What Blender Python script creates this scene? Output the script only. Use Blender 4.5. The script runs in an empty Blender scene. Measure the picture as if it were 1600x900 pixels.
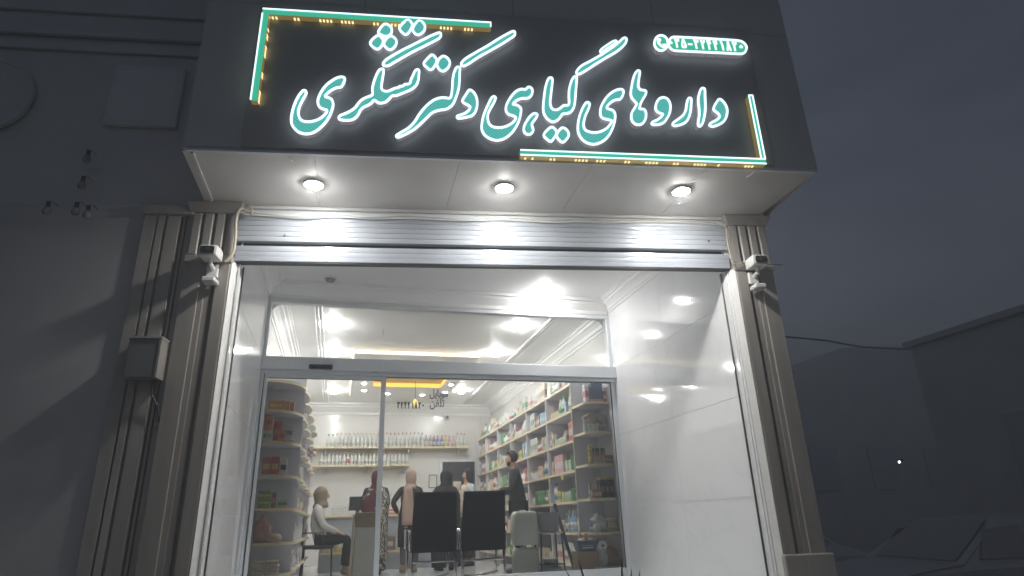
import bpy, bmesh, math, random
from mathutils import Vector, Matrix
from mathutils.geometry import tessellate_polygon
random.seed(7)
S = bpy.context.scene
COL = S.collection

# ------------------------------------------------------------------ camera, sky, exposure
EYE = Vector((0, 0, 0.70))
VPU, VPD, CTR = (712, -2170), (525, 825), (800, 450)
vx, vy = VPU[0]-CTR[0], VPU[1]-CTR[1]
dx, dy = VPD[0]-CTR[0], VPD[1]-CTR[1]
FOC = math.sqrt(-(vx*dx+vy*dy))
up = Vector((vx, -vy, -FOC)).normalized()
fw = Vector((dx, -dy, -FOC)).normalized()
rt = fw.cross(up)
ROT = Matrix((rt, fw, up))                       # camera axes -> world (X along the shop front, Y into the shop, Z up)
cd = bpy.data.cameras.new('camera'); cam = bpy.data.objects.new('camera', cd); COL.objects.link(cam)
cam.matrix_world = Matrix.Translation(EYE) @ ROT.to_4x4()
cd.sensor_width = 36; cd.lens = FOC/1600*36; cd.clip_start = 0.05; cd.clip_end = 1500
S.camera = cam

w = bpy.data.worlds.new("World"); S.world = w; w.use_nodes = True
nt = w.node_tree; bg = nt.nodes['Background']
sky = nt.nodes.new('ShaderNodeTexSky'); sky.sky_type = 'NISHITA'; sky.sun_disc = False
sky.sun_elevation = math.radians(-1.2); sky.sun_rotation = math.radians(180); sky.air_density = 1.0; sky.dust_density = 1.0; sky.ozone_density = 2.0
hs = nt.nodes.new('ShaderNodeHueSaturation'); hs.inputs['Saturation'].default_value = 0.30
nt.links.new(sky.outputs[0], hs.inputs['Color']); cl = nt.nodes.new('ShaderNodeTexNoise'); cl.inputs['Scale'].default_value = 2.2; cl.inputs['Detail'].default_value = 6; cl.inputs['Distortion'].default_value = .8
wtc = nt.nodes.new('ShaderNodeTexCoord'); wmp = nt.nodes.new('ShaderNodeMapping'); wmp.inputs['Scale'].default_value = (1, 1, 3.2); nt.links.new(wtc.outputs['Generated'], wmp.inputs[0]); nt.links.new(wmp.outputs[0], cl.inputs['Vector'])
crp = nt.nodes.new('ShaderNodeValToRGB'); crp.color_ramp.elements[0].position = .35; crp.color_ramp.elements[0].color = (.76, .85, 1.0, 1); crp.color_ramp.elements[1].position = .68; crp.color_ramp.elements[1].color = (.97, 1.04, 1.18, 1); nt.links.new(cl.outputs['Fac'], crp.inputs[0])
wmx = nt.nodes.new('ShaderNodeMix'); wmx.data_type = 'RGBA'; wmx.blend_type = 'MULTIPLY'; wmx.inputs[0].default_value = 1; nt.links.new(hs.outputs[0], wmx.inputs[6]); nt.links.new(crp.outputs[0], wmx.inputs[7])
nt.links.new(wmx.outputs[2], bg.inputs[0])   # faint high cloud over the dusk sky
bg.inputs[1].default_value = 0.104
S.view_settings.view_transform = 'Standard'; S.view_settings.look = 'None'
S.view_settings.exposure = 1.8; S.view_settings.gamma = 1
S.render.engine = 'CYCLES'
cy = S.cycles
cy.max_bounces = 9; cy.diffuse_bounces = 5; cy.glossy_bounces = 4; cy.transmission_bounces = 4; cy.transparent_max_bounces = 16
cy.sample_clamp_indirect = 6; cy.caustics_reflective = False; cy.caustics_refractive = False
cy.use_denoising = True
L_OUT, L_IN = 130.0, 76.0       # radiance of the lamps outside and in the shop

# ------------------------------------------------------------------ frames
A = Vector((-.903, 5.2, 0)); B = Vector((3.304, 4.6, 0))
FU = (B-A).normalized(); FN = Vector((FU.y, -FU.x, 0))          # the street front stands 8 degrees askew of the shop behind it
FANG = math.atan2(FU.y, FU.x)
def F(u, w_, z): return A+FU*u+FN*w_+Vector((0, 0, z))
def ray(x, y): return ROT @ Vector((x-CTR[0], -(y-CTR[1]), -FOC))
def onF(x, y, w_):                                              # where a sight line meets the plane w_ metres in front of the street front
    r = ray(x, y); t = (A+FN*w_-EYE).dot(FN)/r.dot(FN); p = EYE+r*t-A
    return p.dot(FU), p.z
def onY(x, y, Y): r = ray(x, y); return EYE+r*(Y/r.y)
def onX(x, y, X): r = ray(x, y); return EYE+r*(X/r.x)
def onZ(x, y, Z): r = ray(x, y); return EYE+r*((Z-EYE.z)/r.z)

# ------------------------------------------------------------------ materials
MATS = {}
def mat(name, col, rough=.5, metal=0., var=.06, vscale=6., bump=0., emit=None, es=0., spec=.5, coat=0., stretch=None):
    if name in MATS: return MATS[name]
    m = bpy.data.materials.new(name); m.use_nodes = True; n = m.node_tree; b = n.nodes['Principled BSDF']
    b.inputs['Roughness'].default_value = rough; b.inputs['Metallic'].default_value = metal
    b.inputs['Specular IOR Level'].default_value = spec
    if coat: b.inputs['Coat Weight'].default_value = coat; b.inputs['Coat Roughness'].default_value = .05
    tc = n.nodes.new('ShaderNodeTexCoord'); nz = n.nodes.new('ShaderNodeTexNoise')
    nz.inputs['Scale'].default_value = vscale; nz.inputs['Detail'].default_value = 5
    if stretch:
        mp = n.nodes.new('ShaderNodeMapping'); mp.inputs['Scale'].default_value = stretch; n.links.new(tc.outputs['Object'], mp.inputs[0]); n.links.new(mp.outputs[0], nz.inputs['Vector'])
    else: n.links.new(tc.outputs['Object'], nz.inputs['Vector'])
    r = n.nodes.new('ShaderNodeMix'); r.data_type = 'RGBA'
    r.inputs[6].default_value = (*[max(0, c*(1-var*1.6)) for c in col], 1); r.inputs[7].default_value = (*[min(1, c*(1+var)) for c in col], 1)
    n.links.new(nz.outputs['Fac'], r.inputs[0]); n.links.new(r.outputs[2], b.inputs['Base Color'])
    mr = n.nodes.new('ShaderNodeMapRange'); mr.inputs[3].default_value = max(.02, rough*.8); mr.inputs[4].default_value = min(1, rough*1.25)
    n.links.new(nz.outputs['Fac'], mr.inputs[0]); n.links.new(mr.outputs[0], b.inputs['Roughness'])
    if bump:
        bp = n.nodes.new('ShaderNodeBump'); bp.inputs['Strength'].default_value = bump; bp.inputs['Distance'].default_value = .01
        n.links.new(nz.outputs['Fac'], bp.inputs['Height']); n.links.new(bp.outputs[0], b.inputs['Normal'])
    if emit is not None:
        b.inputs['Emission Color'].default_value = (*emit, 1); b.inputs['Emission Strength'].default_value = es
    MATS[name] = m; return m
def emat(name, col, s):
    if name in MATS: return MATS[name]
    m = bpy.data.materials.new(name); m.use_nodes = True; n = m.node_tree; n.nodes.clear()
    e = n.nodes.new('ShaderNodeEmission'); o = n.nodes.new('ShaderNodeOutputMaterial')
    e.inputs[0].default_value = (*col, 1); e.inputs[1].default_value = s; n.links.new(e.outputs[0], o.inputs[0]); MATS[name] = m; return m
def glassmat(name, tint=(.97, .985, .98), refl=1.0, veil=0.0):
    m = bpy.data.materials.new(name); m.use_nodes = True; n = m.node_tree; n.nodes.clear()
    t = n.nodes.new('ShaderNodeBsdfTransparent'); t.inputs[0].default_value = (*tint, 1)
    g = n.nodes.new('ShaderNodeBsdfGlossy'); g.inputs['Roughness'].default_value = .01
    fr = n.nodes.new('ShaderNodeFresnel'); fr.inputs[0].default_value = 1.45
    mx = n.nodes.new('ShaderNodeMixShader'); o = n.nodes.new('ShaderNodeOutputMaterial')
    n.links.new(fr.outputs[0], mx.inputs[0]); n.links.new(t.outputs[0], mx.inputs[1]); n.links.new(g.outputs[0], mx.inputs[2])
    out = mx
    if veil:
        d = n.nodes.new('ShaderNodeBsdfDiffuse'); d.inputs[0].default_value = (.8, .8, .8, 1); m2 = n.nodes.new('ShaderNodeMixShader')
        m2.inputs[0].default_value = veil; n.links.new(mx.outputs[0], m2.inputs[1]); n.links.new(d.outputs[0], m2.inputs[2]); out = m2
    n.links.new(out.outputs[0], o.inputs[0]); MATS[name] = m; return m

def tilemat():
    m = mat('marble_tile', (.86, .87, .88), .075, 0, .03, 1.1, spec=.6); n = m.node_tree; b = n.nodes['Principled BSDF']
    wv = n.nodes.new('ShaderNodeTexNoise'); wv.inputs['Scale'].default_value = .9; wv.inputs['Detail'].default_value = 8; wv.inputs['Distortion'].default_value = 2.5
    tc = n.nodes.new('ShaderNodeTexCoord'); n.links.new(tc.outputs['Object'], wv.inputs['Vector'])
    cr = n.nodes.new('ShaderNodeValToRGB'); cr.color_ramp.elements[0].position = .47; cr.color_ramp.elements[0].color = (1, 1, 1, 1)
    cr.color_ramp.elements[1].position = .53; cr.color_ramp.elements[1].color = (1, 1, 1, 1)
    e = cr.color_ramp.elements.new(.5); e.color = (.955, .955, .96, 1)
    n.links.new(wv.outputs['Fac'], cr.inputs[0])
    old = b.inputs['Base Color'].links[0].from_socket
    mu = n.nodes.new('ShaderNodeMix'); mu.data_type = 'RGBA'; mu.blend_type = 'MULTIPLY'; mu.inputs[0].default_value = 1
    n.links.new(old, mu.inputs[6]); n.links.new(cr.outputs[0], mu.inputs[7]); n.links.new(mu.outputs[2], b.inputs['Base Color'])
    bp = n.nodes.new('ShaderNodeBump'); bp.inputs['Strength'].default_value = .05; bp.inputs['Distance'].default_value = .02
    n.links.new(wv.outputs['Fac'], bp.inputs['Height']); n.links.new(bp.outputs[0], b.inputs['Normal'])
    return m
M_TILE = tilemat()
M_WALLIN = mat('glossy_wall_panel', (.80, .79, .77), .16, 0, .03, 1.5, spec=.5)
M_PLASTER = mat('white_plaster', (.90, .90, .89), .55, 0, .03, 3, .02)
M_STONE = mat('cream_stone', (.34, .315, .285), .42, 0, .24, 7, .15, stretch=(1.6, 1.6, .22))
M_STONE2 = mat('weathered_stone', (.40, .375, .34), .5, 0, .26, 6, .2, stretch=(1.6, 1.6, .2))
M_SOFFIT = mat('soffit_panel', (.72, .69, .655), .30, 0, .14, 2.0, .05)
M_ALU = mat('white_aluminium', (.78, .81, .84), .34, .05, .04, 4, .02)
M_SLAT = mat('shutter_slat', (.44, .47, .515), .22, .15, .04, 3, .01)
M_DARK = mat('dark_composite', (.46, .43, .415), .38, 0, .06, 2)
M_DARK2 = mat('dark_composite_trim', (.62, .60, .575), .55, 0, .08, 2)
M_NEIGH = mat('neighbour_render', (.80, .79, .77), .85, 0, .12, 1.5, .2)
M_NEIGHL = mat('left_render', (.52, .52, .51), .85, 0, .12, 1.5, .2)
M_NEIGHD = mat('neighbour_metal', (.68, .69, .69), .8, .0, .1, 4, .1)
M_BLACK = mat('black_plastic', (.03, .03, .032), .4)
M_DIMC = mat('car_window', (.36, .36, .37), .35)
M_DIM = mat('unlit_glass', (.70, .70, .71), .6)
M_LENS = mat('lens_glass', (.01, .01, .012), .06)
M_WHITEP = mat('white_plastic', (.72, .72, .70), .35)
M_CABLE = mat('cream_cable', (.55, .50, .40), .6)
M_FLOOR = mat('floor_tile', (.80, .81, .82), .12, 0, .03, 2)
M_CHROME = mat('chrome', (.75, .76, .78), .12, 1.0, .02)
M_SHELF = mat('shelf_white', (.72, .71, .74), .35, 0, .03)
M_EDGE = mat('shelf_edge_beige', (.80, .68, .44), .4, 0, .06)
M_LEATHER = mat('black_leather', (.050, .051, .055), .6, 0, .2, 14, .2, spec=.25)
M_GLASS = glassmat('door_glass')
M_LAMP = emat('lamp_white', (1.0, .985, .95), L_OUT)
M_LAMPIN = emat('lamp_white_inside', (1.0, .985, .96), L_IN)
M_SPOT = emat('small_spot_light', (1.0, .97, .93), 30)
M_AMBER = emat('amber_cove_light', (1.0, .58, .10), .62)
M_WARM = emat('warm_cove_light', (1.0, .78, .50), .95)
M_ASPH = mat('asphalt', (.10, .10, .105), .85, 0, .2, 30, .4)
M_PAVE = mat('paving', (.52, .51, .49), .8, 0, .15, 12, .3)
M_SKIN = mat('skin', (.50, .30, .21), .5, 0, .05, 20)

# ------------------------------------------------------------------ building helpers
ORG = {}
class MB:
    def __init__(s, T=None): s.v = []; s.f = []; s.T = T or (lambda x, y, z: Vector((x, y, z)))
    def add(s, vs, fs, raw=False):
        k = len(s.v); s.v += [Vector(p) if raw else s.T(*p) for p in vs]; s.f += [[i+k for i in f] for f in fs]; return s
    def box(s, a, b):
        (x0, y0, z0), (x1, y1, z1) = a, b
        return s.add([(x0, y0, z0), (x1, y0, z0), (x1, y1, z0), (x0, y1, z0), (x0, y0, z1), (x1, y0, z1), (x1, y1, z1), (x0, y1, z1)],
                     [(0, 3, 2, 1), (4, 5, 6, 7), (0, 1, 5, 4), (1, 2, 6, 5), (2, 3, 7, 6), (3, 0, 4, 7)])
    def prism(s, poly, z0, z1):                     # poly of (x, y) in the frame, extruded upwards
        n = len(poly); vs = [(x, y, z0) for x, y in poly]+[(x, y, z1) for x, y in poly]
        fs = [[i, (i+1) % n, n+(i+1) % n, n+i] for i in range(n)]
        tri = tessellate_polygon([[Vector((x, y, 0)) for x, y in poly]])
        fs += [list(t) for t in tri]+[[n+i for i in t] for t in tri]
        return s.add(vs, fs)
    def extr(s, poly, y0, y1):                      # poly of (x, z) extruded along the frame's y
        n = len(poly); vs = [(x, y0, z) for x, z in poly]+[(x, y1, z) for x, z in poly]
        fs = [[i, (i+1) % n, n+(i+1) % n, n+i] for i in range(n)]
        tri = tessellate_polygon([[Vector((x, z, 0)) for x, z in poly]])
        fs += [list(t) for t in tri]+[[n+i for i in t] for t in tri]
        return s.add(vs, fs)
    def rings(s, rings, cap=True, closed=False):
        n = len(rings[0]); k0 = len(s.v)
        for r in rings: s.v += [s.T(*p) for p in r]
        m = len(rings)
        for i in range(m if closed else m-1):
            for j in range(n):
                a, b = k0+i*n, k0+((i+1) % m)*n
                s.f.append([a+j, a+(j+1) % n, b+(j+1) % n, b+j])
        if cap and not closed: s.f.append([k0+j for j in range(n)][::-1]); s.f.append([k0+(m-1)*n+j for j in range(n)])
        return s
    def lathe(s, c, prof, n=16):
        return s.rings([[(c[0]+r*math.cos(2*math.pi*j/n), c[1]+r*math.sin(2*math.pi*j/n), c[2]+z) for j in range(n)] for r, z in prof])
    def tube(s, path, r, n=8, closed=False):
        P = [s.T(*p) for p in path]; m = len(P); out = []; prev = None
        for i in range(m):
            a = P[(i-1) % m] if (closed or i > 0) else P[i]; b = P[(i+1) % m] if (closed or i < m-1) else P[i]
            t = (b-a).normalized()
            if prev is None: u = t.cross(Vector((0, 0, 1)) if abs(t.z) < .9 else Vector((1, 0, 0))).normalized()
            else: u = (prev-t*prev.dot(t)).normalized()
            prev = u; v = t.cross(u); rr = r[i] if isinstance(r, (list, tuple)) else r
            out.append([P[i]+u*rr*math.cos(2*math.pi*j/n)+v*rr*math.sin(2*math.pi*j/n) for j in range(n)])
        T = s.T; s.T = lambda x, y, z: Vector((x, y, z)); s.rings(out, not closed, closed); s.T = T; return s
    def mesh(s, name, m, org=(0, 0, 0), smooth=False, bevel=0, seg=1):
        me = bpy.data.meshes.new(name); o = Vector(org); me.from_pydata([v-o for v in s.v], [], s.f); me.validate()
        bm = bmesh.new(); bm.from_mesh(me); bmesh.ops.recalc_face_normals(bm, faces=bm.faces)
        if bevel:
            es = [e for e in bm.edges if len(e.link_faces) == 2 and e.calc_face_angle(0) > .5]
            bmesh.ops.bevel(bm, geom=es, offset=bevel, segments=seg, affect='EDGES', profile=.6)
        bm.to_mesh(me); bm.free()
        if m: me.materials.append(m)
        if smooth:
            for p in me.polygons: p.use_smooth = True
        return me
def link(name, data, parent=None):
    o = bpy.data.objects.new(name, data); COL.objects.link(o)
    if parent is not None: o.parent = parent
    return o
def thing(name, label, cat, loc=(0, 0, 0), group=None, rz=0):
    o = link(name, None); o.location = loc; o.rotation_euler = (0, 0, rz); o['label'] = label; o['category'] = cat
    if group: o['group'] = group
    ORG[o] = Vector(loc); return o
def tag(o, label, cat, group=None):
    o['label'] = label; o['category'] = cat
    if group: o['group'] = group
    return o
def part(name, mb, m, parent, smooth=False, bevel=0, seg=1, label=None):      # mb in world coordinates
    org = ORG[parent]; o = link(name, mb.mesh(name, m, org, smooth, bevel, seg), parent); ORG[o] = org
    if label: o['label'] = label
    return o
def struct(name, mb, m, kind='structure', **k):
    o = link(name, mb.mesh(name, m, **k)); o['kind'] = kind; return o
def solo(name, mb, m, loc, label, cat, group=None, **k):
    o = link(name, mb.mesh(name, m, loc, **k)); o.location = loc; ORG[o] = Vector(loc); return tag(o, label, cat, group)
def copy_tree(o, loc, rz=0, label=None, group=None):
    c = o.copy(); COL.objects.link(c); c.location = loc; c.rotation_euler = (0, 0, rz)
    if label: c['label'] = label
    if group: c['group'] = group
    for ch in o.children:
        d = ch.copy(); COL.objects.link(d); d.parent = c
        for g in ch.children: e = g.copy(); COL.objects.link(e); e.parent = d
    return c
def FB(): return MB(F)
ORD = ['first', 'second', 'third', 'fourth', 'fifth', 'sixth', 'seventh', 'eighth']

# ------------------------------------------------------------------ ground
g = MB(); g.add([(-140, -140, -.92), (140, -140, -.92), (140, 140, -.92), (-140, 140, -.92)], [(0, 1, 2, 3)]); struct('street', g, M_ASPH)
g = FB(); g.box((-14, .75, -.95), (4.9, 4.6, -.80)); struct('pavement', g, M_PAVE, bevel=.01)
g = FB()
for k in range(5): g.box((-.45, .1, -.95), (4.7, .45+.28*(4-k), -.80+.16*(k+1)-.004*(k == 4)))
struct('entrance_steps', g, M_PAVE, bevel=.008)

# ------------------------------------------------------------------ the shop building
LX, RX, GY, BY = -.903, 3.304, 7.3, 14.2        # side walls, glass line, back wall
CZ_OUT, CZ_IN, ZS = 3.40, 3.25, 3.31
bld = thing('shop_building', 'cream stone shop building around the brightly lit white recessed shopfront', 'building', F(2, 0, 0))
p = part('shop_floor', MB().prism([(LX, 5.2), (RX, 4.6), (RX, BY), (LX, BY)], -.3, 0), M_FLOOR, bld)
# outer walls
part('side_wall', MB().box((RX+.012, 4.62, -.9), (RX+.5, 15, 6.2)), M_PLASTER, bld, label='right side wall')
part('side_wall', MB().box((LX-.5, 5.6, -.9), (LX-.012, 15, 6.2)), M_PLASTER, bld, label='left side wall')
part('back_wall', MB().box((LX, BY, -.1), (RX, BY+.2, 3.6)), M_WALLIN, bld)
part('upper_wall', FB().box((-.5, -.3, 3.45), (4.72, -.02, 6.3)), M_DARK2, bld)
# tiles of the recess
def tiles(X, s, y0, y1, zs, ys):
    for zi in range(len(zs)-1):
        for yi in range(len(ys)-1):
            a, b = max(ys[yi], y0), min(ys[yi+1], y1)
            if b-a < .05: continue
            t = MB().box((X, a+.0012, zs[zi]+.0012), (X+s*.011, b-.0012, zs[zi+1]-.0012))
            part('wall_tile', t, M_TILE, bld)
ZT = [0, .83, 1.66, 2.49, CZ_OUT]
tiles(RX, 1, 4.64, GY, ZT, [4.64, 5.9, 7.3]); tiles(LX, -1, 5.22, GY, ZT, [5.22, 5.9, 7.3])
# interior wall panels
for ya, yb in ((7.3, 9.6), (9.6, 11.9), (11.9, BY)):
    for za, zb in ((0, 1.65), (1.65, CZ_IN)):
        part('wall_panel', MB().box((RX, ya+.001, za+.001), (RX+.011, yb-.001, zb-.001)), M_WALLIN, bld)
        part('wall_panel', MB().box((LX-.011, ya+.001, za+.001), (LX, yb-.001, zb-.001)), M_WALLIN, bld)
# ceilings
part('recess_ceiling', MB().prism([(LX, 5.12), (RX, 4.52), (RX, GY+.02), (LX, GY+.02)], CZ_OUT, CZ_OUT+.1), M_PLASTER, bld)
part('shop_ceiling', MB().box((LX, GY+.1, CZ_IN), (RX, BY, CZ_IN+.1)), M_PLASTER, bld)
part('head_wall', MB().box((LX, GY-.03, 3.19), (RX, GY+.10, CZ_OUT+.05)), M_PLASTER, bld)
def cornice(X, s, y0, y1, z, k=1.0, m=M_PLASTER):
    pr = [(0, -.20), (.015, -.20), (.015, -.165), (.035, -.155), (.05, -.12), (.09, -.085), (.13, -.07), (.135, -.045), (.17, -.04), (.17, -.02), (.20, -.015), (.20, 0), (0, 0)]
    part('cornice', MB().extr([(0, 0)]*0+[(X-s*a*k, z+b*k) for a, b in pr], y0, y1), m, bld)
cornice(RX, 1, 4.6, GY-.03, CZ_OUT-.001, .8); cornice(LX, -1, 5.2, GY-.03, CZ_OUT-.001, .8)
cornice(RX, 1, GY+.1, BY, CZ_IN-.001); cornice(LX, -1, GY+.1, BY, CZ_IN-.001)
pr = [(0, -.17), (.015, -.17), (.02, -.13), (.05, -.10), (.08, -.065), (.085, -.04), (.12, -.035), (.12, 0), (0, 0)]
def ycornice(Y, z, k, x0, x1):
    mb = MB(); n = len(pr); vs = [(x0, Y-a*k, z+b*k) for a, b in pr]+[(x1, Y-a*k, z+b*k) for a, b in pr]
    fs = [[i, (i+1) % n, n+(i+1) % n, n+i] for i in range(n)]; mb.add(vs, fs); part('cornice', mb, M_PLASTER, bld)
ycornice(GY-.03, CZ_OUT-.002, 1.1, LX+.02, RX-.02); ycornice(BY, CZ_IN-.002, 1.5, LX+.02, RX-.02)
for X in (-.42, 2.62):
    for k in range(3): part('ceiling_moulding', MB().extr([(X+k*.045-.012, CZ_IN-.014), (X+k*.045, CZ_IN-.022), (X+k*.045+.012, CZ_IN-.014), (X+k*.045+.012, CZ_IN), (X+k*.045-.012, CZ_IN)], GY+.1, BY-.2), M_PLASTER, bld)
# dropped ceiling island with cove lights
isl = thing('ceiling_island', 'dropped white ceiling island with warm cove light and amber centre recess', 'ceiling feature', (1.1, 11, CZ_IN))
IX0, IX1, IY0, IY1, IZ = .11, 2.05, 9.55, 12.95, 3.17
AX0, AX1, AY0, AY1 = .50, 1.80, 10.6, 11.95
def frame_slab(mb, o, i, z0, z1):
    (a0, b0, a1, b1), (c0, d0, c1, d1) = o, i
    mb.box((a0, b0, z0), (a1, d0, z1)); mb.box((a0, d1, z0), (a1, b1, z1)); mb.box((a0, d0, z0), (c0, d1, z1)); mb.box((c1, d0, z0), (a1, d1, z1)); return mb
part('island_panel', frame_slab(MB(), (IX0, IY0, IX1, IY1), (AX0, AY0, AX1, AY1), IZ, CZ_IN-.001), M_PLASTER, isl)
part('cove_strip', MB().box((IX0+.02, IY0-.012, IZ+.012), (IX1-.02, IY0-.002, IZ+.055)), M_WARM, isl)
for xx in (IX0-.010, IX1+.002): part('cove_strip', MB().box((xx, IY0+.02, IZ+.014), (xx+.008, IY1-.02, IZ+.045)), M_WARM, isl)
part('amber_strip', MB().box((AX0+.03, AY1-.012, IZ+.005), (AX1-.03, AY1-.002, CZ_IN-.012)), M_AMBER, isl)
for a, b in ((AX0+.002, AX0+.012), (AX1-.012, AX1-.002)): part('amber_strip', MB().box((a, AY0+.02, IZ+.01), (b, AY1-.02, CZ_IN-.012)), M_AMBER, isl)
part('recess_panel', MB().box((AX0+.02, AY0+.02, CZ_IN-.008), (AX1-.02, AY1-.02, CZ_IN-.003)), mat('amber_panel', (.85, .55, .18), .5), isl)

# lamps
def lamp(name, x, y, z, r, m, label, group=None, drop=.055, T=None):
    t = thing(name, label, 'ceiling light', (x, y, z), group)
    part('rim', MB().lathe((x, y, z-.012), [(r*1.14, .012), (r*1.14, .002), (r*1.08, -.004), (r*1.0, -.004), (r*1.0, .010)], 24), M_WHITEP, t, smooth=False)
    part('diffuser', MB().lathe((x, y, z-.012), [(r*.99, 0), (r*.96, -drop*.5), (r*.8, -drop*.85), (r*.4, -drop), (.001, -drop)], 24), m, t, smooth=True)
    return t
for k, (a, b) in enumerate(((490, 292), (788, 297), (1065, 302))):
    q = onZ(a, b, ZS-.03); lamp('soffit_light', q.x, q.y, ZS, .071, M_LAMP, 'round white lit ceiling lamp, %s of the three under the canopy' % ('leftmost', 'middle one', 'rightmost')[k], 'round lamps under the canopy', drop=.014)
lamp('recess_light', 2.34, 6.99, CZ_OUT, .062, emat('lamp_white_recess', (1.0, .985, .96), 205), 'round lit lamp on the recess ceiling just above the transom glass', drop=.02)
t = thing('smoke_detector', 'small unlit white disc on the recess ceiling left of the lamp', 'detector', (-.235, 7.02, CZ_OUT))
part('detector_base', MB().lathe((-.235, 7.02, CZ_OUT), [(.075, 0), (.075, -.012), (.068, -.016), (.001, -.016)], 20), M_WHITEP, t)
part('detector_cap', MB().lathe((-.235, 7.02, CZ_OUT), [(.055, -.016), (.05, -.036), (.035, -.042), (.001, -.042)], 20), M_STONE, t, smooth=True)
for j, Y in enumerate((8.30, 9.75, 11.3, 12.8)):
    for X, sd in ((-.20, 'left'), (2.30, 'right')):
        lamp('shop_light', X, Y-(.28 if X > 0 else 0), CZ_IN, .066, M_LAMPIN, 'round lit ceiling lamp, %s from the glass in the %s-hand row' % (ORD[j], sd), 'round ceiling lamps in the shop')
sp = [(618, 563), (686, 566), (569, 598), (569, 609), (606, 614), (660, 616), (705, 600), (698, 612)]
spl = ['near edge, left one', 'near edge, right one', 'left edge, nearer one', 'left edge, farther one', 'far edge, left one', 'far edge, right one', 'right edge, nearer one', 'right edge, farther one']
for k, (a, b) in enumerate(sp):
    q = onZ(a, b, IZ); q.x = min(max(q.x, IX0+.12), IX1-.12); q.y = min(max(q.y, IY0+.12), IY1-.12)
    lamp('spot_light', q.x, q.y, IZ, .045, M_SPOT, 'small lit spotlight in the ceiling island, '+spl[k], 'small spotlights in the ceiling island', drop=.012)
t = thing('pendant_lamp', 'small yellow pendant lamp hanging on a thin cord below the amber recess', 'pendant lamp', (1.28, 11.7, 3.24))
part('cord', MB().tube([(1.28, 11.7, 3.24), (1.28, 11.7, 2.88)], .006, 6), M_BLACK, t)
part('lamp_shade', MB().lathe((1.28, 11.7, 2.78), [(.085, 0), (.075, .03), (.03, .10), (.012, .12)], 14), mat('pendant_shade', (.85, .7, .25), .3, emit=(1, .75, .25), es=.2), t, smooth=True)

# ------------------------------------------------------------------ soffit, canopy
cw = .88
def soff(u0, u1, w0, w1, sh0=0, sh1=0): return [(u0, w0), (u1, w0), (u1+sh1, w1), (u0+sh0, w1)]
def uline(t, w_):            # canopy outline follows the depth direction at both ends
    return (-.335+.1*t*0)+(4.60+.335)*t + w_/cw*(.105)
us = [0, .19, .41, .62, .81, 1]
for i in range(5):
    a, b = us[i], us[i+1]
    poly = [(uline(a, .0)+.0015, .004), (uline(b, 0)-.0015, .004), (uline(b, cw)-.0015, cw-.03), (uline(a, cw)+.0015, cw-.03)]
    part('soffit_panel', FB().prism(poly, ZS, ZS+.02), M_SOFFIT, bld)
part('soffit_trim', FB().prism([(uline(0, 0)+.05, .01), (uline(0, 0)+.075, .01), (uline(0, cw)+.075, cw-.04), (uline(0, cw)+.05, cw-.04)], ZS-.012, ZS-.001), M_WHITEP, bld)
part('soffit_trim', FB().box((-.2, cw-.030, ZS-.006), (4.70, cw-.004, ZS+.03)), M_ALU, bld)
part('soffit_trim', FB().box((.02, .004, ZS-.028), (4.26, .03, ZS-.001)), M_WHITEP, bld)
# canopy body and its dark cladding
body = [(uline(0, 0)+.02, 0.0), (uline(1, 0)-.02, 0.0), (uline(1, cw)-.02, cw-.03), (uline(0, cw)+.02, cw-.03)]
part('canopy_body', FB().prism(body, ZS+.024, 6.0), M_DARK2, bld)
for i in range(4):
    a = -.222+(4.715+.222)*i/4; b = -.222+(4.715+.222)*(i+1)/4
    for z0, z1 in ((ZS+.012, 4.70), (4.70, 6.0)):
        part('fascia_panel', FB().box((a+.002, cw-.028, z0), (b-.002, cw-.004, z1-.004)), M_DARK2, bld)
part('canopy_side', FB().prism([(4.700, 0.0), (4.716, 0.0), (4.716, cw-.03), (4.700, cw-.03)], ZS+.012, 6.0), M_DARK2, bld)
sb = thing('sign_board', 'dark flat sign board on the canopy behind the green glowing lettering', 'sign board', F(2.2, cw, 4))
part('board', FB().box((.19, cw-.002, ZS+.035), (4.33, cw+.010, 4.72)), M_DARK, sb)

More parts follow.
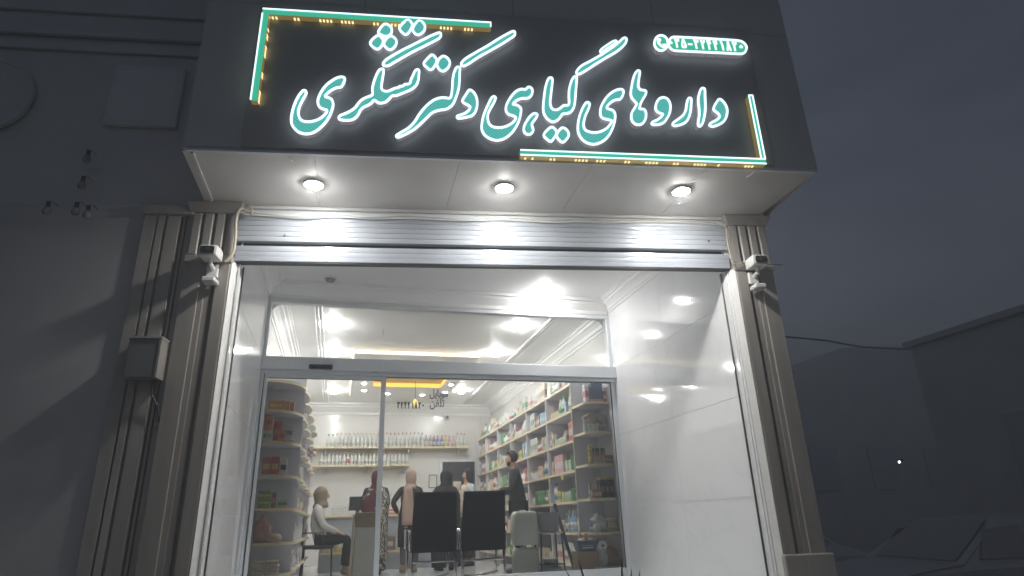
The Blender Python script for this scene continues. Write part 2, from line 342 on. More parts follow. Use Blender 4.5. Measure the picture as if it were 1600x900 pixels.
# ------------------------------------------------------------------ pilasters
def pil(side, u_edge, name_label, parent):
    # d grows away from the opening
    def U(d): return u_edge+side*d
    prof = [(0, -.12), (0, .035), (.012, .045), (.10, .045), (.105, .0), (.135, .0), (.14, .02), (.18, .02), (.185, .034), (.222, .034), (.228, .045), (.355, .045), (.355, -.12)]
    pz = [(U(d), w_) for d, w_ in prof]
    pt = link('pilaster', FB().prism(pz, -.9, 2.765).mesh('pilaster', M_STONE, ORG[parent]), parent); ORG[pt] = ORG[parent]; pt['label'] = name_label
    part('pilaster_band', FB().box(*sorted2((U(-.01), -.1, 2.765), (U(.37), .06, 2.83))), M_STONE, pt, bevel=.006)
    part('pilaster_neck', FB().box(*sorted2((U(0), -.1, 2.83), (U(.355), .018, 3.22))), M_STONE, pt)
    for k in range(4):
        a = .0+k*.094; part('flute', FB().box(*sorted2((U(a), .018, 2.832), (U(a+.070), .052, 3.218))), M_STONE, pt, bevel=.008)
    c = FB(); lo, hi = (U(-.012), U(.37)), (U(-.05), U(.41))
    a, b = sorted(lo); c0, d0 = sorted(hi)
    c.add([(a, -.1, 3.215), (b, -.1, 3.215), (b, .062, 3.215), (a, .062, 3.215), (c0, -.1, ZS-.004), (d0, -.1, ZS-.004), (d0, .10, ZS-.004), (c0, .10, ZS-.004)],
          [(0, 1, 2, 3), (4, 5, 6, 7), (0, 1, 5, 4), (1, 2, 6, 5), (2, 3, 7, 6), (3, 0, 4, 7)])
    part('capital', c, M_STONE, pt, bevel=.004)
    part('pilaster_base', FB().box(*sorted2((U(-.012), -.1, -.9), (U(.40), .075, .40))), M_STONE2, pt, bevel=.01)
    return pt
def sorted2(a, b): return tuple(min(p_, q_) for p_, q_ in zip(a, b)), tuple(max(p_, q_) for p_, q_ in zip(a, b))
pil(1, 4.305, 'right cream stone pilaster with fluted neck', bld)
pil(-1, -.055, 'left cream stone pilaster with fluted neck', bld)

# ------------------------------------------------------------------ roller shutter with its guides
sh = thing('roller_shutter', 'rolled up white metal roller shutter across the top of the shopfront', 'roller shutter', F(2.1, 0, 3))
def slat(z0, z1, u0=-.05, u1=4.28, w0=-.05, w1=.012, name='slat', m=None):
    n = 6; mb = FB(); h = z1-z0
    pro = [(w0, z0)]+[(w0+(w1-w0)*(.96+.04*math.sin(math.pi*(k+.5)/n)), z0+h*k/(n-1)) for k in range(n)]+[(w0, z1)]
    vs = [(u0, a, b) for a, b in pro]+[(u1, a, b) for a, b in pro]; q = len(pro)
    mb.add(vs, [[i, (i+1) % q, q+(i+1) % q, q+i] for i in range(q)]+[list(range(q)), list(range(q, 2*q))]); return part(name, mb, m or M_SLAT, sh)
part('shutter_housing', FB().box((-.05, -.35, 3.225), (4.28, .002, ZS-.03)), M_ALU, sh)
for k in range(5): slat(2.985+k*.048, 2.985+(k+1)*.048-.003)
part('gap_shade_strip', FB().box((-.05, -.10, 2.945), (4.28, -.045, 2.984)), M_BLACK, sh)  # black strip stands in for the shade in the gap between slats
for k in range(2): slat(2.845+k*.050, 2.845+(k+1)*.050-.002, w0=-.045, w1=.004)
part('bottom_bar', FB().box((-.05, -.05, 2.80), (4.28, .008, 2.843)), M_SLAT, sh, bevel=.004)
part('bottom_seal', FB().box((-.05, -.052, 2.788), (4.28, .002, 2.80)), M_BLACK, sh)
M_REVEAL = mat('white_reveal', (.82, .81, .78), .4, 0, .04, 3)
part('guide_rail', FB().prism([(-.056, .040), (-.050, .044), (-.002, -.10), (-.056, -.10)], -.1, 2.787), M_REVEAL, sh)
part('guide_rail', FB().prism([(4.306, .040), (4.300, .044), (4.230, -.10), (4.306, -.10)], -.1, 2.787), M_REVEAL, sh)
part('guide_seal', FB().box((-.001, -.115, -.1), (.006, -.095, 2.787)), M_BLACK, sh); part('guide_seal', FB().box((4.221, -.115, -.1), (4.229, -.095, 2.787)), M_BLACK, sh)
for uu, zz in ((.33, 3.03), (4.1, 3.06)): part('bolt', FB().box((uu, .01, zz), (uu+.014, .02, zz+.014)), M_BLACK, sh)

# ------------------------------------------------------------------ glass shopfront
sf = thing('glass_shopfront', 'white aluminium framed glass shopfront with transom and automatic door', 'shopfront', (1.2, GY, 0))
G0, G1 = LX, RX; MX0, MX1 = .40, .455
def fr(a, b, name='frame_bar', m=M_ALU, bev=.004): return part(name, MB().box(a, b), m, sf, bevel=bev)
fr((G0, GY-.04, 2.50), (G0+.035, GY+.05, 3.19)); fr((G1-.05, GY-.04, 2.50), (G1, GY+.05, 3.19))
fr((G0, GY-.05, .0), (G0+.028, GY+.05, 2.34)); fr((G1-.055, GY-.05, 0), (G1, GY+.05, 2.34))
fr((G0, GY-.045, 3.155), (G1, GY+.05, 3.192))
fr((G0, GY-.12, 2.36), (G1, GY+.06, 2.50), 'door_operator_box'); fr((G0, GY-.06, 2.318), (G1, GY+.05, 2.357))
fr((MX1, GY-.03, .05), (G1-.055, GY+.03, .17), 'bottom_rail')
fr((G0+.03, GY-.07, .0), (G1-.03, GY+.09, .012), 'threshold')
part('glass_pane', MB().box((G0+.035, GY-.004, 2.50), (.40, GY+.004, 3.155)), M_GLASS, sf, label='left transom pane')
part('glass_pane', MB().box((.404, GY-.004, 2.50), (G1-.05, GY+.004, 3.155)), M_GLASS, sf, label='right transom pane')
part('pane_clip', MB().box((.395, GY-.012, 2.84), (.410, GY+.012, 2.90)), M_CHROME, sf)
part('glass_pane', MB().box((MX1, GY-.004, .17), (G1-.055, GY+.004, 2.318)), M_GLASS, sf, label='wide fixed pane beside the door')
fr((G1-.06, GY-.035, .17), (G1-.054, GY-.02, 2.318), 'rubber_seal', M_BLACK, 0); fr((MX1, GY-.035, 2.312), (G1-.054, GY-.02, 2.319), 'rubber_seal', M_BLACK, 0)
door = part('sliding_door', MB().box((G0+.045, GY-.055, 2.275), (MX1, GY-.015, 2.315)), M_ALU, sf, bevel=.004)
part('door_stile', MB().box((G0+.045, GY-.055, .03), (G0+.078, GY-.015, 2.275)), M_ALU, door, bevel=.003)
part('door_stile', MB().box((MX0, GY-.055, .03), (MX1, GY-.015, 2.275)), M_ALU, door, bevel=.003)
part('door_rail', MB().box((G0+.078, GY-.055, .03), (MX0, GY-.015, .12)), M_ALU, door, bevel=.003)
part('door_pane', MB().box((G0+.078, GY-.038, .12), (MX0, GY-.031, 2.275)), M_GLASS, door)
part('door_seal', MB().box((G0+.034, GY-.05, .03), (G0+.044, GY-.02, 2.33)), M_BLACK, door)
part('door_seal', MB().box((G0+.078, GY-.05, 2.269), (MX0, GY-.03, 2.276)), M_BLACK, door)
M_RED = mat('red_tape', (.55, .03, .03), .5); q = onY(487, 707, GY-.05)
xs = MB()
for s_ in (1, -1):
    d = .042; e = .006
    xs.extr([(q.x-d-e*s_*0, q.z-s_*d-e), (q.x+d, q.z+s_*d-e), (q.x+d, q.z+s_*d+e), (q.x-d, q.z-s_*d+e)], q.y-.004*(s_ == 1)-.001, q.y+.004+.002*(s_ == 1))
part('warning_cross', xs, M_RED, door, label='red taped X at eye level')
q = onY(501, 574, GY-.13)
ms = thing('motion_sensor', 'small black motion sensor on the white beam above the door', 'sensor', q)
part('sensor_body', MB().box((q.x-.125, GY-.165, q.z-.026), (q.x+.13, GY-.121, q.z+.028)), M_BLACK, ms, bevel=.012, seg=2)
part('sensor_window', MB().box((q.x-.10, GY-.171, q.z-.02), (q.x+.10, GY-.166, q.z+.0)), M_LENS, ms)

# ------------------------------------------------------------------ writing helpers (strokes as flat ribbons on a plane)
DIG = {'0': [[(.5, .40), (.62, .5), (.5, .60), (.38, .5), (.5, .40)]],
 '1': [[(.36, 1), (.50, .75), (.58, .45), (.60, 0)]],
 '2': [[(.22, 1), (.36, .72), (.42, .40), (.44, 0)], [(.26, .88), (.36, .70), (.58, .66), (.74, .76), (.78, .98)]],
 '3': [[(.18, 1), (.32, .72), (.38, .40), (.40, 0)], [(.22, .90), (.30, .72), (.44, .70), (.52, .95)], [(.52, .95), (.56, .72), (.72, .70), (.80, .98)]],
 '4': [[(.20, 1), (.34, .72), (.40, .40), (.42, 0)], [(.80, .95), (.62, .98), (.50, .88), (.56, .74), (.82, .70)], [(.36, .62), (.55, .66), (.82, .70)]],
 '5': [[(.50, .98), (.30, .62), (.18, .28), (.24, .06), (.40, .04), (.50, .20), (.60, .04), (.76, .06), (.82, .28), (.70, .62), (.50, .98)]],
 '8': [[(.50, 1), (.40, .55), (.20, 0)], [(.50, 1), (.60, .55), (.80, 0)]],
 '-': [[(.1, .45), (.9, .45)]]}
def ribbons(mb, strokes, w_, y0, y1):                 # strokes of (x, z); y0..y1 thickness in the frame
    for st in strokes:
        n = len(st); L, R = [], []
        for i in range(n):
            a = Vector(st[max(i-1, 0)]); b = Vector(st[min(i+1, n-1)]); t = (b-a)
            if t.length < 1e-6: t = Vector((1, 0))
            t.normalize(); nn = Vector((-t.y, t.x))*w_*.5; p_ = Vector(st[i]); L.append(p_+nn); R.append(p_-nn)
        for i in range(n-1):
            qd = [L[i], L[i+1], R[i+1], R[i]]
            mb.add([(a.x, y0, a.y) for a in qd]+[(a.x, y1, a.y) for a in qd], [(0, 1, 2, 3), (4, 5, 6, 7), (0, 1, 5, 4), (1, 2, 6, 5), (2, 3, 7, 6), (3, 0, 4, 7)])
    return mb
def number(T, txt, x, z, h, adv, w_, y0, y1, m, parent, slope=0.):
    for i, c in enumerate(txt):
        mb = MB(T); ribbons(mb, [[(x+adv*(i+a*.88), z+h*b+slope*(adv*i)) for a, b in st] for st in DIG[c]], w_*(1.5 if c == '0' else 1), y0, y1); part('dash' if c == '-' else 'digit', mb, m, parent)
M_INK = mat('navy_ink', (.02, .03, .10), .5)
q0 = onY(620, 638, GY-.01); q1 = onY(664, 638, GY-.01); adv = (q1.x-q0.x)/8
number(None, '32441820', q0.x, q0.z, .075, adv, .012, GY-.007, GY-.0045, M_INK, sf)
def words(txt, x, z, size, parent, name, lab):
    c = bpy.data.curves.new('w', 'FONT'); c.body = txt; c.size = size; c.offset = .0018
    o = bpy.data.objects.new('w', c); COL.objects.link(o); bpy.context.view_layer.update()
    me = bpy.data.meshes.new_from_object(o.evaluated_get(bpy.context.evaluated_depsgraph_get())); bpy.data.objects.remove(o)
    me.name = name; me.materials.clear(); me.materials.append(M_INK)
    for v in me.vertices: v.co = Vector((x+v.co.x*1.0, GY-.006, z+v.co.y*1.35))-ORG[parent]
    ob = link(name, me, parent); ob['label'] = lab
q = onY(671, 637, GY); words("\uFEE6\uFED4\uFEE0\uFE97", q.x, q.z+.01, .095, sf, 'window_lettering', 'dark Persian word beside the number')
q = onY(671, 621, GY); words("\uFEDE\uFBFE\uFE8E\uFE91\uFEEE\uFEE3", q.x, q.z+.01, .085, sf, 'window_lettering', 'dark Persian word above the number')

# ------------------------------------------------------------------ the lit sign
WF = .945
def dots(name, base, lit, es, scale=.021):
    m = bpy.data.materials.new(name); m.use_nodes = True; n = m.node_tree; b = n.nodes['Principled BSDF']; b.inputs['Roughness'].default_value = .35
    tc = n.nodes.new('ShaderNodeTexCoord'); sx = n.nodes.new('ShaderNodeSeparateXYZ'); n.links.new(tc.outputs['Object'], sx.inputs[0])
    def trig(sock):
        a = n.nodes.new('ShaderNodeMath'); a.operation = 'MULTIPLY'; a.inputs[1].default_value = 2*math.pi/scale; n.links.new(sock, a.inputs[0])
        c = n.nodes.new('ShaderNodeMath'); c.operation = 'SINE'; n.links.new(a.outputs[0], c.inputs[0]); return c.outputs[0]
    mm = n.nodes.new('ShaderNodeMath'); mm.operation = 'MULTIPLY'; n.links.new(trig(sx.outputs[0]), mm.inputs[0]); n.links.new(trig(sx.outputs[2]), mm.inputs[1])
    mr = n.nodes.new('ShaderNodeMapRange'); mr.inputs[1].default_value = .35; mr.inputs[2].default_value = .9; n.links.new(mm.outputs[0], mr.inputs[0])
    mx = n.nodes.new('ShaderNodeMix'); mx.data_type = 'RGBA'; mx.inputs[6].default_value = (*base, 1); mx.inputs[7].default_value = (*lit, 1); n.links.new(mr.outputs[0], mx.inputs[0])
    b.inputs['Base Color'].default_value = (*[c*.4 for c in base], 1); n.links.new(mx.outputs[2], b.inputs['Emission Color']); b.inputs['Emission Strength'].default_value = es; MATS[name] = m; return m
M_FACE = dots('green_letter_face', (.03, .36, .32), (.50, 1.0, .95), .30, .030)
M_FACE2 = mat('green_plate', (.03, .2, .1), .4, emit=(.05, .47, .30), es=.30)
M_RIM = emat('letter_neon_rim', (.66, .87, 1.0), .56)
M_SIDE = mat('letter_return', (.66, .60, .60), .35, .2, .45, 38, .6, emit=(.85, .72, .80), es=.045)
M_BEAD = emat('white_bead', (.95, .92, 1.0), 1.1)
def catmull(P, k=4, closed=True):
    out = []; n = len(P)
    for i in range(n if closed else n-1):
        p0, p1, p2, p3 = P[(i-1) % n], P[i], P[(i+1) % n], P[(i+2) % n]
        for j in range(k):
            t = j/k
            out.append(tuple(.5*((2*p1[c])+(-p0[c]+p2[c])*t+(2*p0[c]-5*p1[c]+4*p2[c]-p3[c])*t*t+(-p0[c]+3*p1[c]-3*p2[c]+p3[c])*t**3) for c in (0, 1)))
    return out
def letter(parent, pts, sx, sy, sc, name='letter', face=None, rim=.0100, smooth=3, w_=WF, label=None):
    P = [onF(sx+a/sc, sy+b/sc, w_) for a, b in pts]
    C = catmull(P, smooth) if smooth else P
    mb = FB(); n = len(C)
    tri = tessellate_polygon([[Vector((a, b, 0)) for a, b in C]])
    mb.add([(a, w_, b) for a, b in C], [list(t) for t in tri])
    l = part(name, mb, face or M_FACE, parent, label=label)
    sd = FB(); sd.add([(a, cw+.011, b) for a, b in C]+[(a, w_-.002, b) for a, b in C], [[i, (i+1) % n, n+(i+1) % n, n+i] for i in range(n)])
    part('letter_return', sd, M_SIDE, l)
    part('letter_rim', FB().tube([(a, w_+.003, b) for a, b in C], rim, 6, True), M_RIM, l, smooth=True)
    # reflected light beads along the underside
    bd = FB()
    for i in range(0, n, 3):
        a, b = C[i]; a2, b2 = C[(i+1) % n]; L = math.hypot(a2-a, b2-b)
        if L < .004: continue
        nx, nz = (b2-b)/L, -(a2-a)/L
        if random.random() < .45:
            e = .0015; tx, tz = (a2-a)/L*.007, (b2-b)/L*.007
            for s_ in (1, -1):
                bd.add([(a-tx+nx*e*s_, w_-.038, b-tz+nz*e*s_), (a+tx+nx*e*s_, w_-.038, b+tz+nz*e*s_), (a+tx+nx*e*s_, w_-.020, b+tz+nz*e*s_), (a-tx+nx*e*s_, w_-.020, b-tz+nz*e*s_)], [(0, 1, 2, 3)])
    pass
    return l
sgn = thing('shop_sign_lettering', 'large glowing green Persian calligraphy with white rims on the dark board', 'sign lettering', F(2.2, cw, 4))
A1 = [(236,268),(250,288),(238,320),(215,360),(190,410),(172,460),(170,505),(185,550),(215,575),(260,583),(310,578),(370,560),(420,525),(450,490),(455,465),(430,458),(395,445),(370,415),(365,370),(380,320),(410,265),(450,215),(500,175),(550,145),(600,132),(630,140),(635,165),(615,210),(595,235),(560,240),(520,255),(480,280),(445,315),(440,332),(470,340),(500,355),(515,385),(518,420),(505,470),(480,530),(445,585),(400,635),(350,675),(300,698),(240,705),(180,690),(135,655),(105,610),(98,560),(105,500),(120,440),(145,375),(175,320),(210,275)]
letter(sgn, A1, 440, 100, 6.428)
b2a = lambda P: [((560+a/5-440)*6.428, (20+b/5-100)*6.428) for a, b in P]
A2 = b2a([(190,440),(197,460),(190,510),(182,560),(180,590),(195,610),(230,615),(265,600),(290,590),(310,588),(325,575),(345,576),(365,560),(385,560),(405,548),(410,525),(425,495),(440,460),(460,445),(475,455),(472,490),(468,530),(450,570),(415,600),(370,620),(320,640),(290,650),(265,650),(245,670),(220,695),(185,707),(155,705),(135,690),(120,685),(105,705),(75,725),(40,740)])+[(790,470),(770,510),(740,545),(700,565),(640,568),(590,562),(575,545),(590,520),(640,500),(700,470),(740,440),(770,400),(810,360),(860,335),(900,320),(915,300),(912,250),(925,190),(950,120),(980,65)]
letter(sgn, A2, 440, 100, 6.428)
letter(sgn, [(200,415),(193,400),(215,370),(270,335),(340,295),(420,255),(500,215),(570,180),(620,160),(640,160),(645,180),(625,205),(570,235),(500,270),(420,310),(340,355),(280,390),(235,415)], 560, 20, 5)
DOTS = [([(205,90),(235,97),(260,125),(258,160),(235,182),(205,186),(175,172),(155,155),(175,118)], 560, 20, 5), ([(150,180),(175,190),(192,215),(190,245),(170,275),(148,287),(118,272),(92,242),(110,210)], 560, 20, 5), ([(245,185),(275,192),(297,220),(292,255),(265,285),(240,290),(212,270),(200,245),(212,212)], 560, 20, 5),
 ([(385,58),(412,75),(420,105),(405,140),(375,172),(345,158),(320,125),(335,98),(360,72)], 560, 20, 5), ([(470,65),(500,75),(520,105),(515,140),(490,165),(465,175),(438,160),(425,135),(435,100)], 560, 20, 5),
 ([(572,330),(600,348),(612,380),(595,420),(565,448),(535,430),(510,400),(535,365)], 560, 20, 5), ([(660,340),(695,355),(715,390),(705,425),(680,450),(655,458),(628,440),(615,410),(625,370)], 560, 20, 5),
 ([(150,705),(180,725),(187,755),(165,790),(145,812),(115,795),(92,765),(115,730)], 830, 50, 4.735), ([(230,710),(262,725),(278,760),(262,795),(232,818),(205,800),(188,770),(202,735)], 830, 50, 4.735)]
for P_, a, b, c in DOTS: letter(sgn, P_, a, b, c, 'letter_dot', smooth=3)
letter(sgn, [(548,308),(562,315),(560,360),(558,420),(550,480),(530,540),(505,590),(460,620),(410,628),(360,645),(320,680),(280,720),(230,765),(180,795),(130,820),(100,828),(92,815),(130,790),(180,760),(225,715),(260,660),(300,610),(350,565),(400,540),(450,535),(485,540),(498,515),(505,460),(508,400),(520,345),(535,315)], 600, 40, 4.736)
letter(sgn, [(572,290),(575,275),(605,245),(680,200),(760,155),(840,105),(900,70),(950,45),(968,50),(965,75),(930,100),(860,145),(780,190),(700,235),(640,275),(600,298),(580,300)], 600, 40, 4.736)
letter(sgn, [(630,478),(660,492),(683,530),(690,580),(680,630),(655,665),(610,680),(560,688),(540,682),(548,668),(590,655),(625,630),(638,605),(620,590),(585,570),(582,550),(605,515)], 600, 40, 4.736)
letter(sgn, [(218,285),(238,300),(225,340),(200,385),(175,430),(155,480),(155,540),(175,590),(215,615),(270,622),(330,615),(390,590),(430,560),(455,525),(450,505),(415,490),(375,475),(350,440),(352,390),(375,335),(415,275),(465,225),(520,205),(560,210),(580,190),(605,182),(632,205),(635,245),(615,285),(575,305),(530,305),(480,320),(445,345),(425,370),(455,375),(490,390),(512,420),(508,480),(490,550),(455,620),(410,680),(350,730),(290,755),(230,758),(165,735),(115,695),(88,640),(90,570),(105,500),(130,430),(160,365),(190,305)], 740, 110, 6.925)
letter(sgn, [(665,468),(688,480),(680,510),(655,545),(630,580),(635,610),(645,650),(625,685),(595,695),(560,685),(542,650),(548,600),(575,550),(605,505),(640,475)], 740, 110, 6.925)
letter(sgn, [(147,340),(157,355),(152,410),(145,470),(140,530),(155,570),(190,578),(220,560),(240,545),(265,545),(280,530),(278,480),(280,430),(295,370),(315,335),(335,335),(335,370),(330,430),(325,500),(315,560),(290,595),(260,605),(230,610),(210,640),(180,662),(150,665),(115,640),(92,600),(88,550),(95,480),(105,410),(125,350)], 830, 50, 4.735)
letter(sgn, [(335,305),(340,285),(375,250),(440,215),(510,175),(580,130),(640,85),(680,48),(703,50),(700,80),(665,120),(610,160),(540,200),(460,250),(390,295),(350,315)], 830, 50, 4.735)
letter(sgn, [(510,150),(515,132),(560,98),(605,70),(628,66),(630,78),(600,98),(555,128),(525,150)], 830, 50, 4.735, rim=.008)
letter(sgn, [(418,522),(432,535),(422,575),(405,610),(390,660),(388,700),(405,730),(450,745),(500,742),(550,720),(580,690),(595,660),(570,650),(530,640),(512,615),(512,570),(530,525),(570,470),(620,435),(665,425),(682,440),(675,475),(655,500),(620,505),(585,525),(560,555),(565,570),(600,580),(620,610),(615,670),(595,730),(560,785),(520,815),(470,832),(420,825),(375,795),(348,745),(345,690),(355,630),(375,575),(400,530)], 830, 50, 4.735)
letter(sgn, [(200,80),(222,95),(215,150),(205,220),(205,270),(230,305),(275,310),(295,330),(285,370),(255,420),(230,470),(218,525),(238,530),(270,535),(293,570),(290,640),(260,695),(215,715),(165,705),(130,665),(120,610),(135,560),(165,510),(185,470),(160,440),(125,395),(115,340),(125,270),(140,190),(165,115)], 970, 100, 7.5)
letter(sgn, [(490,395),(535,405),(570,450),(580,510),(570,580),(540,640),(500,690),(440,712),(380,715),(360,700),(375,680),(430,655),(475,620),(490,590),(460,580),(420,555),(405,515),(420,450),(450,410)], 970, 100, 7.5)
letter(sgn, [(805,400),(825,415),(822,480),(815,560),(795,630),(765,680),(710,710),(640,728),(608,715),(615,690),(670,650),(730,600),(760,540),(770,470),(785,415)], 970, 100, 7.5)
letter(sgn, [(960,285),(982,300),(985,370),(988,450),(988,540),(975,630),(955,700),(930,732),(908,725),(905,680),(918,600),(915,520),(905,440),(912,370),(935,300)], 970, 100, 7.5)
letter(sgn, [(1150,415),(1185,430),(1225,480),(1245,545),(1235,620),(1200,680),(1140,715),(1080,735),(1042,725),(1045,700),(1090,675),(1140,645),(1155,610),(1130,575),(1090,545),(1090,505),(1120,450)], 970, 100, 7.5)
# phone pill
ph = thing('phone_number_sign', 'small glowing green pill sign with phone symbol and white Persian number', 'sign', F(3.9, cw, 4.5))
letter(ph, [(215+100*math.cos(a), 212+112*math.sin(a)) for a in [2*math.pi*k/14 for k in range(14)]], 1010, 45, 9.41, 'phone_disc', M_FACE2, rim=.010, smooth=3)
letter(ph, [(322,215),(335,168),(370,132),(430,124),(600,132),(850,145),(1100,160),(1340,178),(1410,198),(1455,240),(1470,285),(1455,335),(1420,365),(1350,372),(1100,358),(850,347),(600,335),(420,325),(365,302),(332,262)], 1010, 45, 9.41, 'number_plate', M_FACE2, rim=.010, smooth=3)
M_WH = emat('white_symbol', (.95, 1, 1), .4)
hs_ = [onF(1010+a/9.41, 45+b/9.41, WF) for a, b in ((175,165),(165,185),(185,225),(215,255),(250,272),(275,262))]
hb = ribbons(FB(), [hs_], .022, WF+.002, WF+.007)
for a, b in ((185, 170), (268, 250)):
    u_, z_ = onF(1010+a/9.41, 45+b/9.41, WF); hb.box((u_-.018, WF+.002, z_-.014), (u_+.014, WF+.009, z_+.014))
part('phone_symbol', hb, M_WH, ph)
u0, z0 = onF(1010+325/9.41, 45+282/9.41, WF); u1, z1 = onF(1010+1455/9.41, 45+340/9.41, WF)
z0 = (z0+z1)/2+.004
number(F, '035-32441820', u0, z0, .098, (u1-u0)/12, .016, WF+.002, WF+.006, M_WH, ph)
# corner light bars
def lbar(label, segs):
    t = thing('corner_light_bar', label, 'light bar', F(*segs[0][0]), 'green light bars at the board corners')
    for (u0, _, z0), (u1, _, z1), edge in segs:
        lo, hi = (min(u0, u1), min(z0, z1)), (max(u0, u1), max(z0, z1))
        part('bar_return', FB().box((lo[0], cw+.011, lo[1]), (hi[0], WF-.003, hi[1])), mat('gold_return', (.55, .42, .22), .35, .6, .3, 60, .4, emit=(1, .72, .25), es=.05), t)
        part('bar_face', FB().box((lo[0], WF-.002, lo[1]), (hi[0], WF+.006, hi[1])), M_FACE2, t)
        e = .008
        bx = {'t': ((lo[0], hi[1]-e), (hi[0], hi[1]+e*.3)), 'b': ((lo[0], lo[1]-e*.3), (hi[0], lo[1]+e)), 'l': ((lo[0]-e*.3, lo[1]), (lo[0]+e, hi[1])), 'r': ((hi[0]-e, lo[1]), (hi[0]+e*.3, hi[1]))}
        for s_ in edge:
            (a, b), (c, d) = bx[s_]; part('bar_rim', FB().box((a, WF+.0065, b), (c, WF+.012, d)), M_RIM, t)
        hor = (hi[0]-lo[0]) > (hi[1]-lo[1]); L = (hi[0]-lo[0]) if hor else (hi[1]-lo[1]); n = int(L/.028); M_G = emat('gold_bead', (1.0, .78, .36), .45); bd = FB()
        for k in range(n):
            if math.sin(k*.9)+.6*math.sin(k*.37+1) < .1 or random.random() < .15: continue
            c = (k+.5)/n*L
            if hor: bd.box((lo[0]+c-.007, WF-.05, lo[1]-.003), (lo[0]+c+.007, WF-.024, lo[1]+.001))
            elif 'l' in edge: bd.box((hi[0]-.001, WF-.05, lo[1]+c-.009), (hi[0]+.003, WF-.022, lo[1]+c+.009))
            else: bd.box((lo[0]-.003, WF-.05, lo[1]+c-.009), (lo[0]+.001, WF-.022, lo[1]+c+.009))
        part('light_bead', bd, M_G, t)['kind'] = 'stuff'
tl = onF(411, 14, WF); tr = onF(767, 33, WF); bl = onF(401, 157, WF); th = .048
lbar('L shaped green light bar framing the upper left corner of the sign board', [((tl[0], WF, tl[1]-th), (tr[0], WF, tl[1]), 'tr'), ((tl[0], WF, bl[1]), (tl[0]+th, WF, tl[1]-th), 'l')])
br = onF(1197, 257, WF); b0 = onF(813, 241, WF); rt_ = onF(1184, 150, WF)
lbar('L shaped green light bar framing the lower right corner of the sign board', [((b0[0], WF, br[1]), (br[0], WF, br[1]+th), 'tb'), ((br[0]-th*.8, WF, br[1]+th), (br[0], WF, rt_[1]), 'rlt')])
# thin brackets below the bars
for (xa, ya, xb, yb), lb in (((448, 246, 458, 262), 'clear plastic tie hanging from the soffit edge at the left'), ((1178, 262, 1166, 272), 'white plastic tie hanging from the soffit edge at the right')):
    a = onF(xa, ya, cw-.02); b = onF(xb, yb, cw-.12)
    solo('cable_tie', FB().tube([(a[0], cw-.02, ZS-.002), (a[0]+(b[0]-a[0])*.5, cw-.07, ZS-.016), (b[0], cw-.12, ZS-.004)], .004, 5), M_WHITEP, F(a[0], cw-.02, ZS), lb, 'cable tie')

# ------------------------------------------------------------------ security cameras and cable
def seccam(u, z, sgnu, label):
    o = thing('security_camera', label, 'security camera', F(u, .1, z), 'security cameras on the pilasters')
    part('wall_bracket', FB().box((u-.05, .045, z-.13), (u+.04, .075, z-.02)), M_WHITEP, o, bevel=.006)
    part('bracket_arm', FB().tube([(u, .07, z-.06), (u, .14, z-.05), (u, .16, z-.005)], .018, 8), M_WHITEP, o)
    part('camera_body', FB().box((u-.075, .08, z-.01), (u+.07, .24, z+.085)), M_WHITEP, o, bevel=.02, seg=2)
    l = part('lens_hood', FB().box((u-.055, .241, z+.006), (u+.05, .252, z+.066)), M_LENS, o, bevel=.01)
    part('lens', MB(lambda x, y, zz: F(x, zz, y)).lathe((u, z+.035, .252), [(.022, 0), (.020, .006), (.001, .008)], 14), M_BLACK, o)
    part('spare_mount', FB().box((u-.05, .047, z-.20), (u+.055, .16, z-.155)), M_WHITEP, o, bevel=.01)
    return o
seccam(-.18, 2.76, 1, 'white security camera with dark lens on the left stone pilaster')
seccam(4.455, 2.76, -1, 'white security camera with dark lens on the right stone pilaster')
def cpath(pts, w_): return [(*[onF(a, b, w_)[0]], w_, onF(a, b, w_)[1]) for a, b in pts]
cb = thing('signal_cable', 'cream cable looped over the shutter top between the two security cameras', 'cable', F(2, .07, 3.2))
P = catmull([(352,407),(364,395),(368,370),(369,345),(374,328),(384,324),(392,334)], 4, False)+[(392, 334)]
part('cable_loop', FB().tube([(onF(a, b, .09)[0], .09 if i < 18 else .075, onF(a, b, .09)[1]) for i, (a, b) in enumerate(P)], .012, 6), M_CABLE, cb, smooth=True)
P = catmull([(388,333),(430,336),(480,339),(525,336),(575,340),(640,338),(720,343),(790,340),(850,345),(900,343),(960,345),(1020,344),(1090,346),(1122,350),(1131,358),(1134,380),(1138,400),(1143,415),(1158,412),(1163,410)], 3, False)
part('cable_run', FB().tube([(onF(a, b, .05)[0], .05 if a < 1125 else .085, onF(a, b, .05)[1]) for a, b in P], .006, 6), M_CABLE, cb, smooth=True)
# ------------------------------------------------------------------ neighbour on the left
nb = thing('neighbour_building', 'dark unlit building adjoining the shop on the left', 'building', F(-3, 0, 0))
pr2 = [(-.41, -.3), (-.41, .022), (-.455, .022), (-.458, -.02), (-.478, -.02), (-.48, .005), (-.497, .005), (-.50, -.03), (-.515, -.03), (-.52, .022), (-.615, .022), (-.618, -.01), (-.64, -.01), (-.643, .022), (-.69, .022), (-.693, -.01), (-.705, -.01), (-.708, .022), (-.80, .022), (-.80, -.3)]
part('pilaster', FB().prism(pr2, -.9, 3.20), M_STONE2, nb, label='stone pilaster with two grooves')
part('capital', FB().box((-.83, -.3, 3.20), (-.405, .055, 3.285)), M_STONE2, nb, bevel=.006)
part('facade_wall', FB().box((-9, -.6, -.9), (-.80, -.02, 3.3)), M_NEIGHL, nb)
part('upper_facade', FB().box((-9, -.6, 3.3015), (-.34, -.0195, 7.5)), mat('left_render_upper', (.60, .60, .59), .85, 0, .12, 1.5, .2), nb)
for z0, d in ((4.86, .012), (5.02, .022), (5.3, .012)): part('ledge', FB().box((-9, -.02, z0), (-.36, d, z0+.09)), mat('left_render_upper', (.60, .60, .58), .85), nb, bevel=.006)
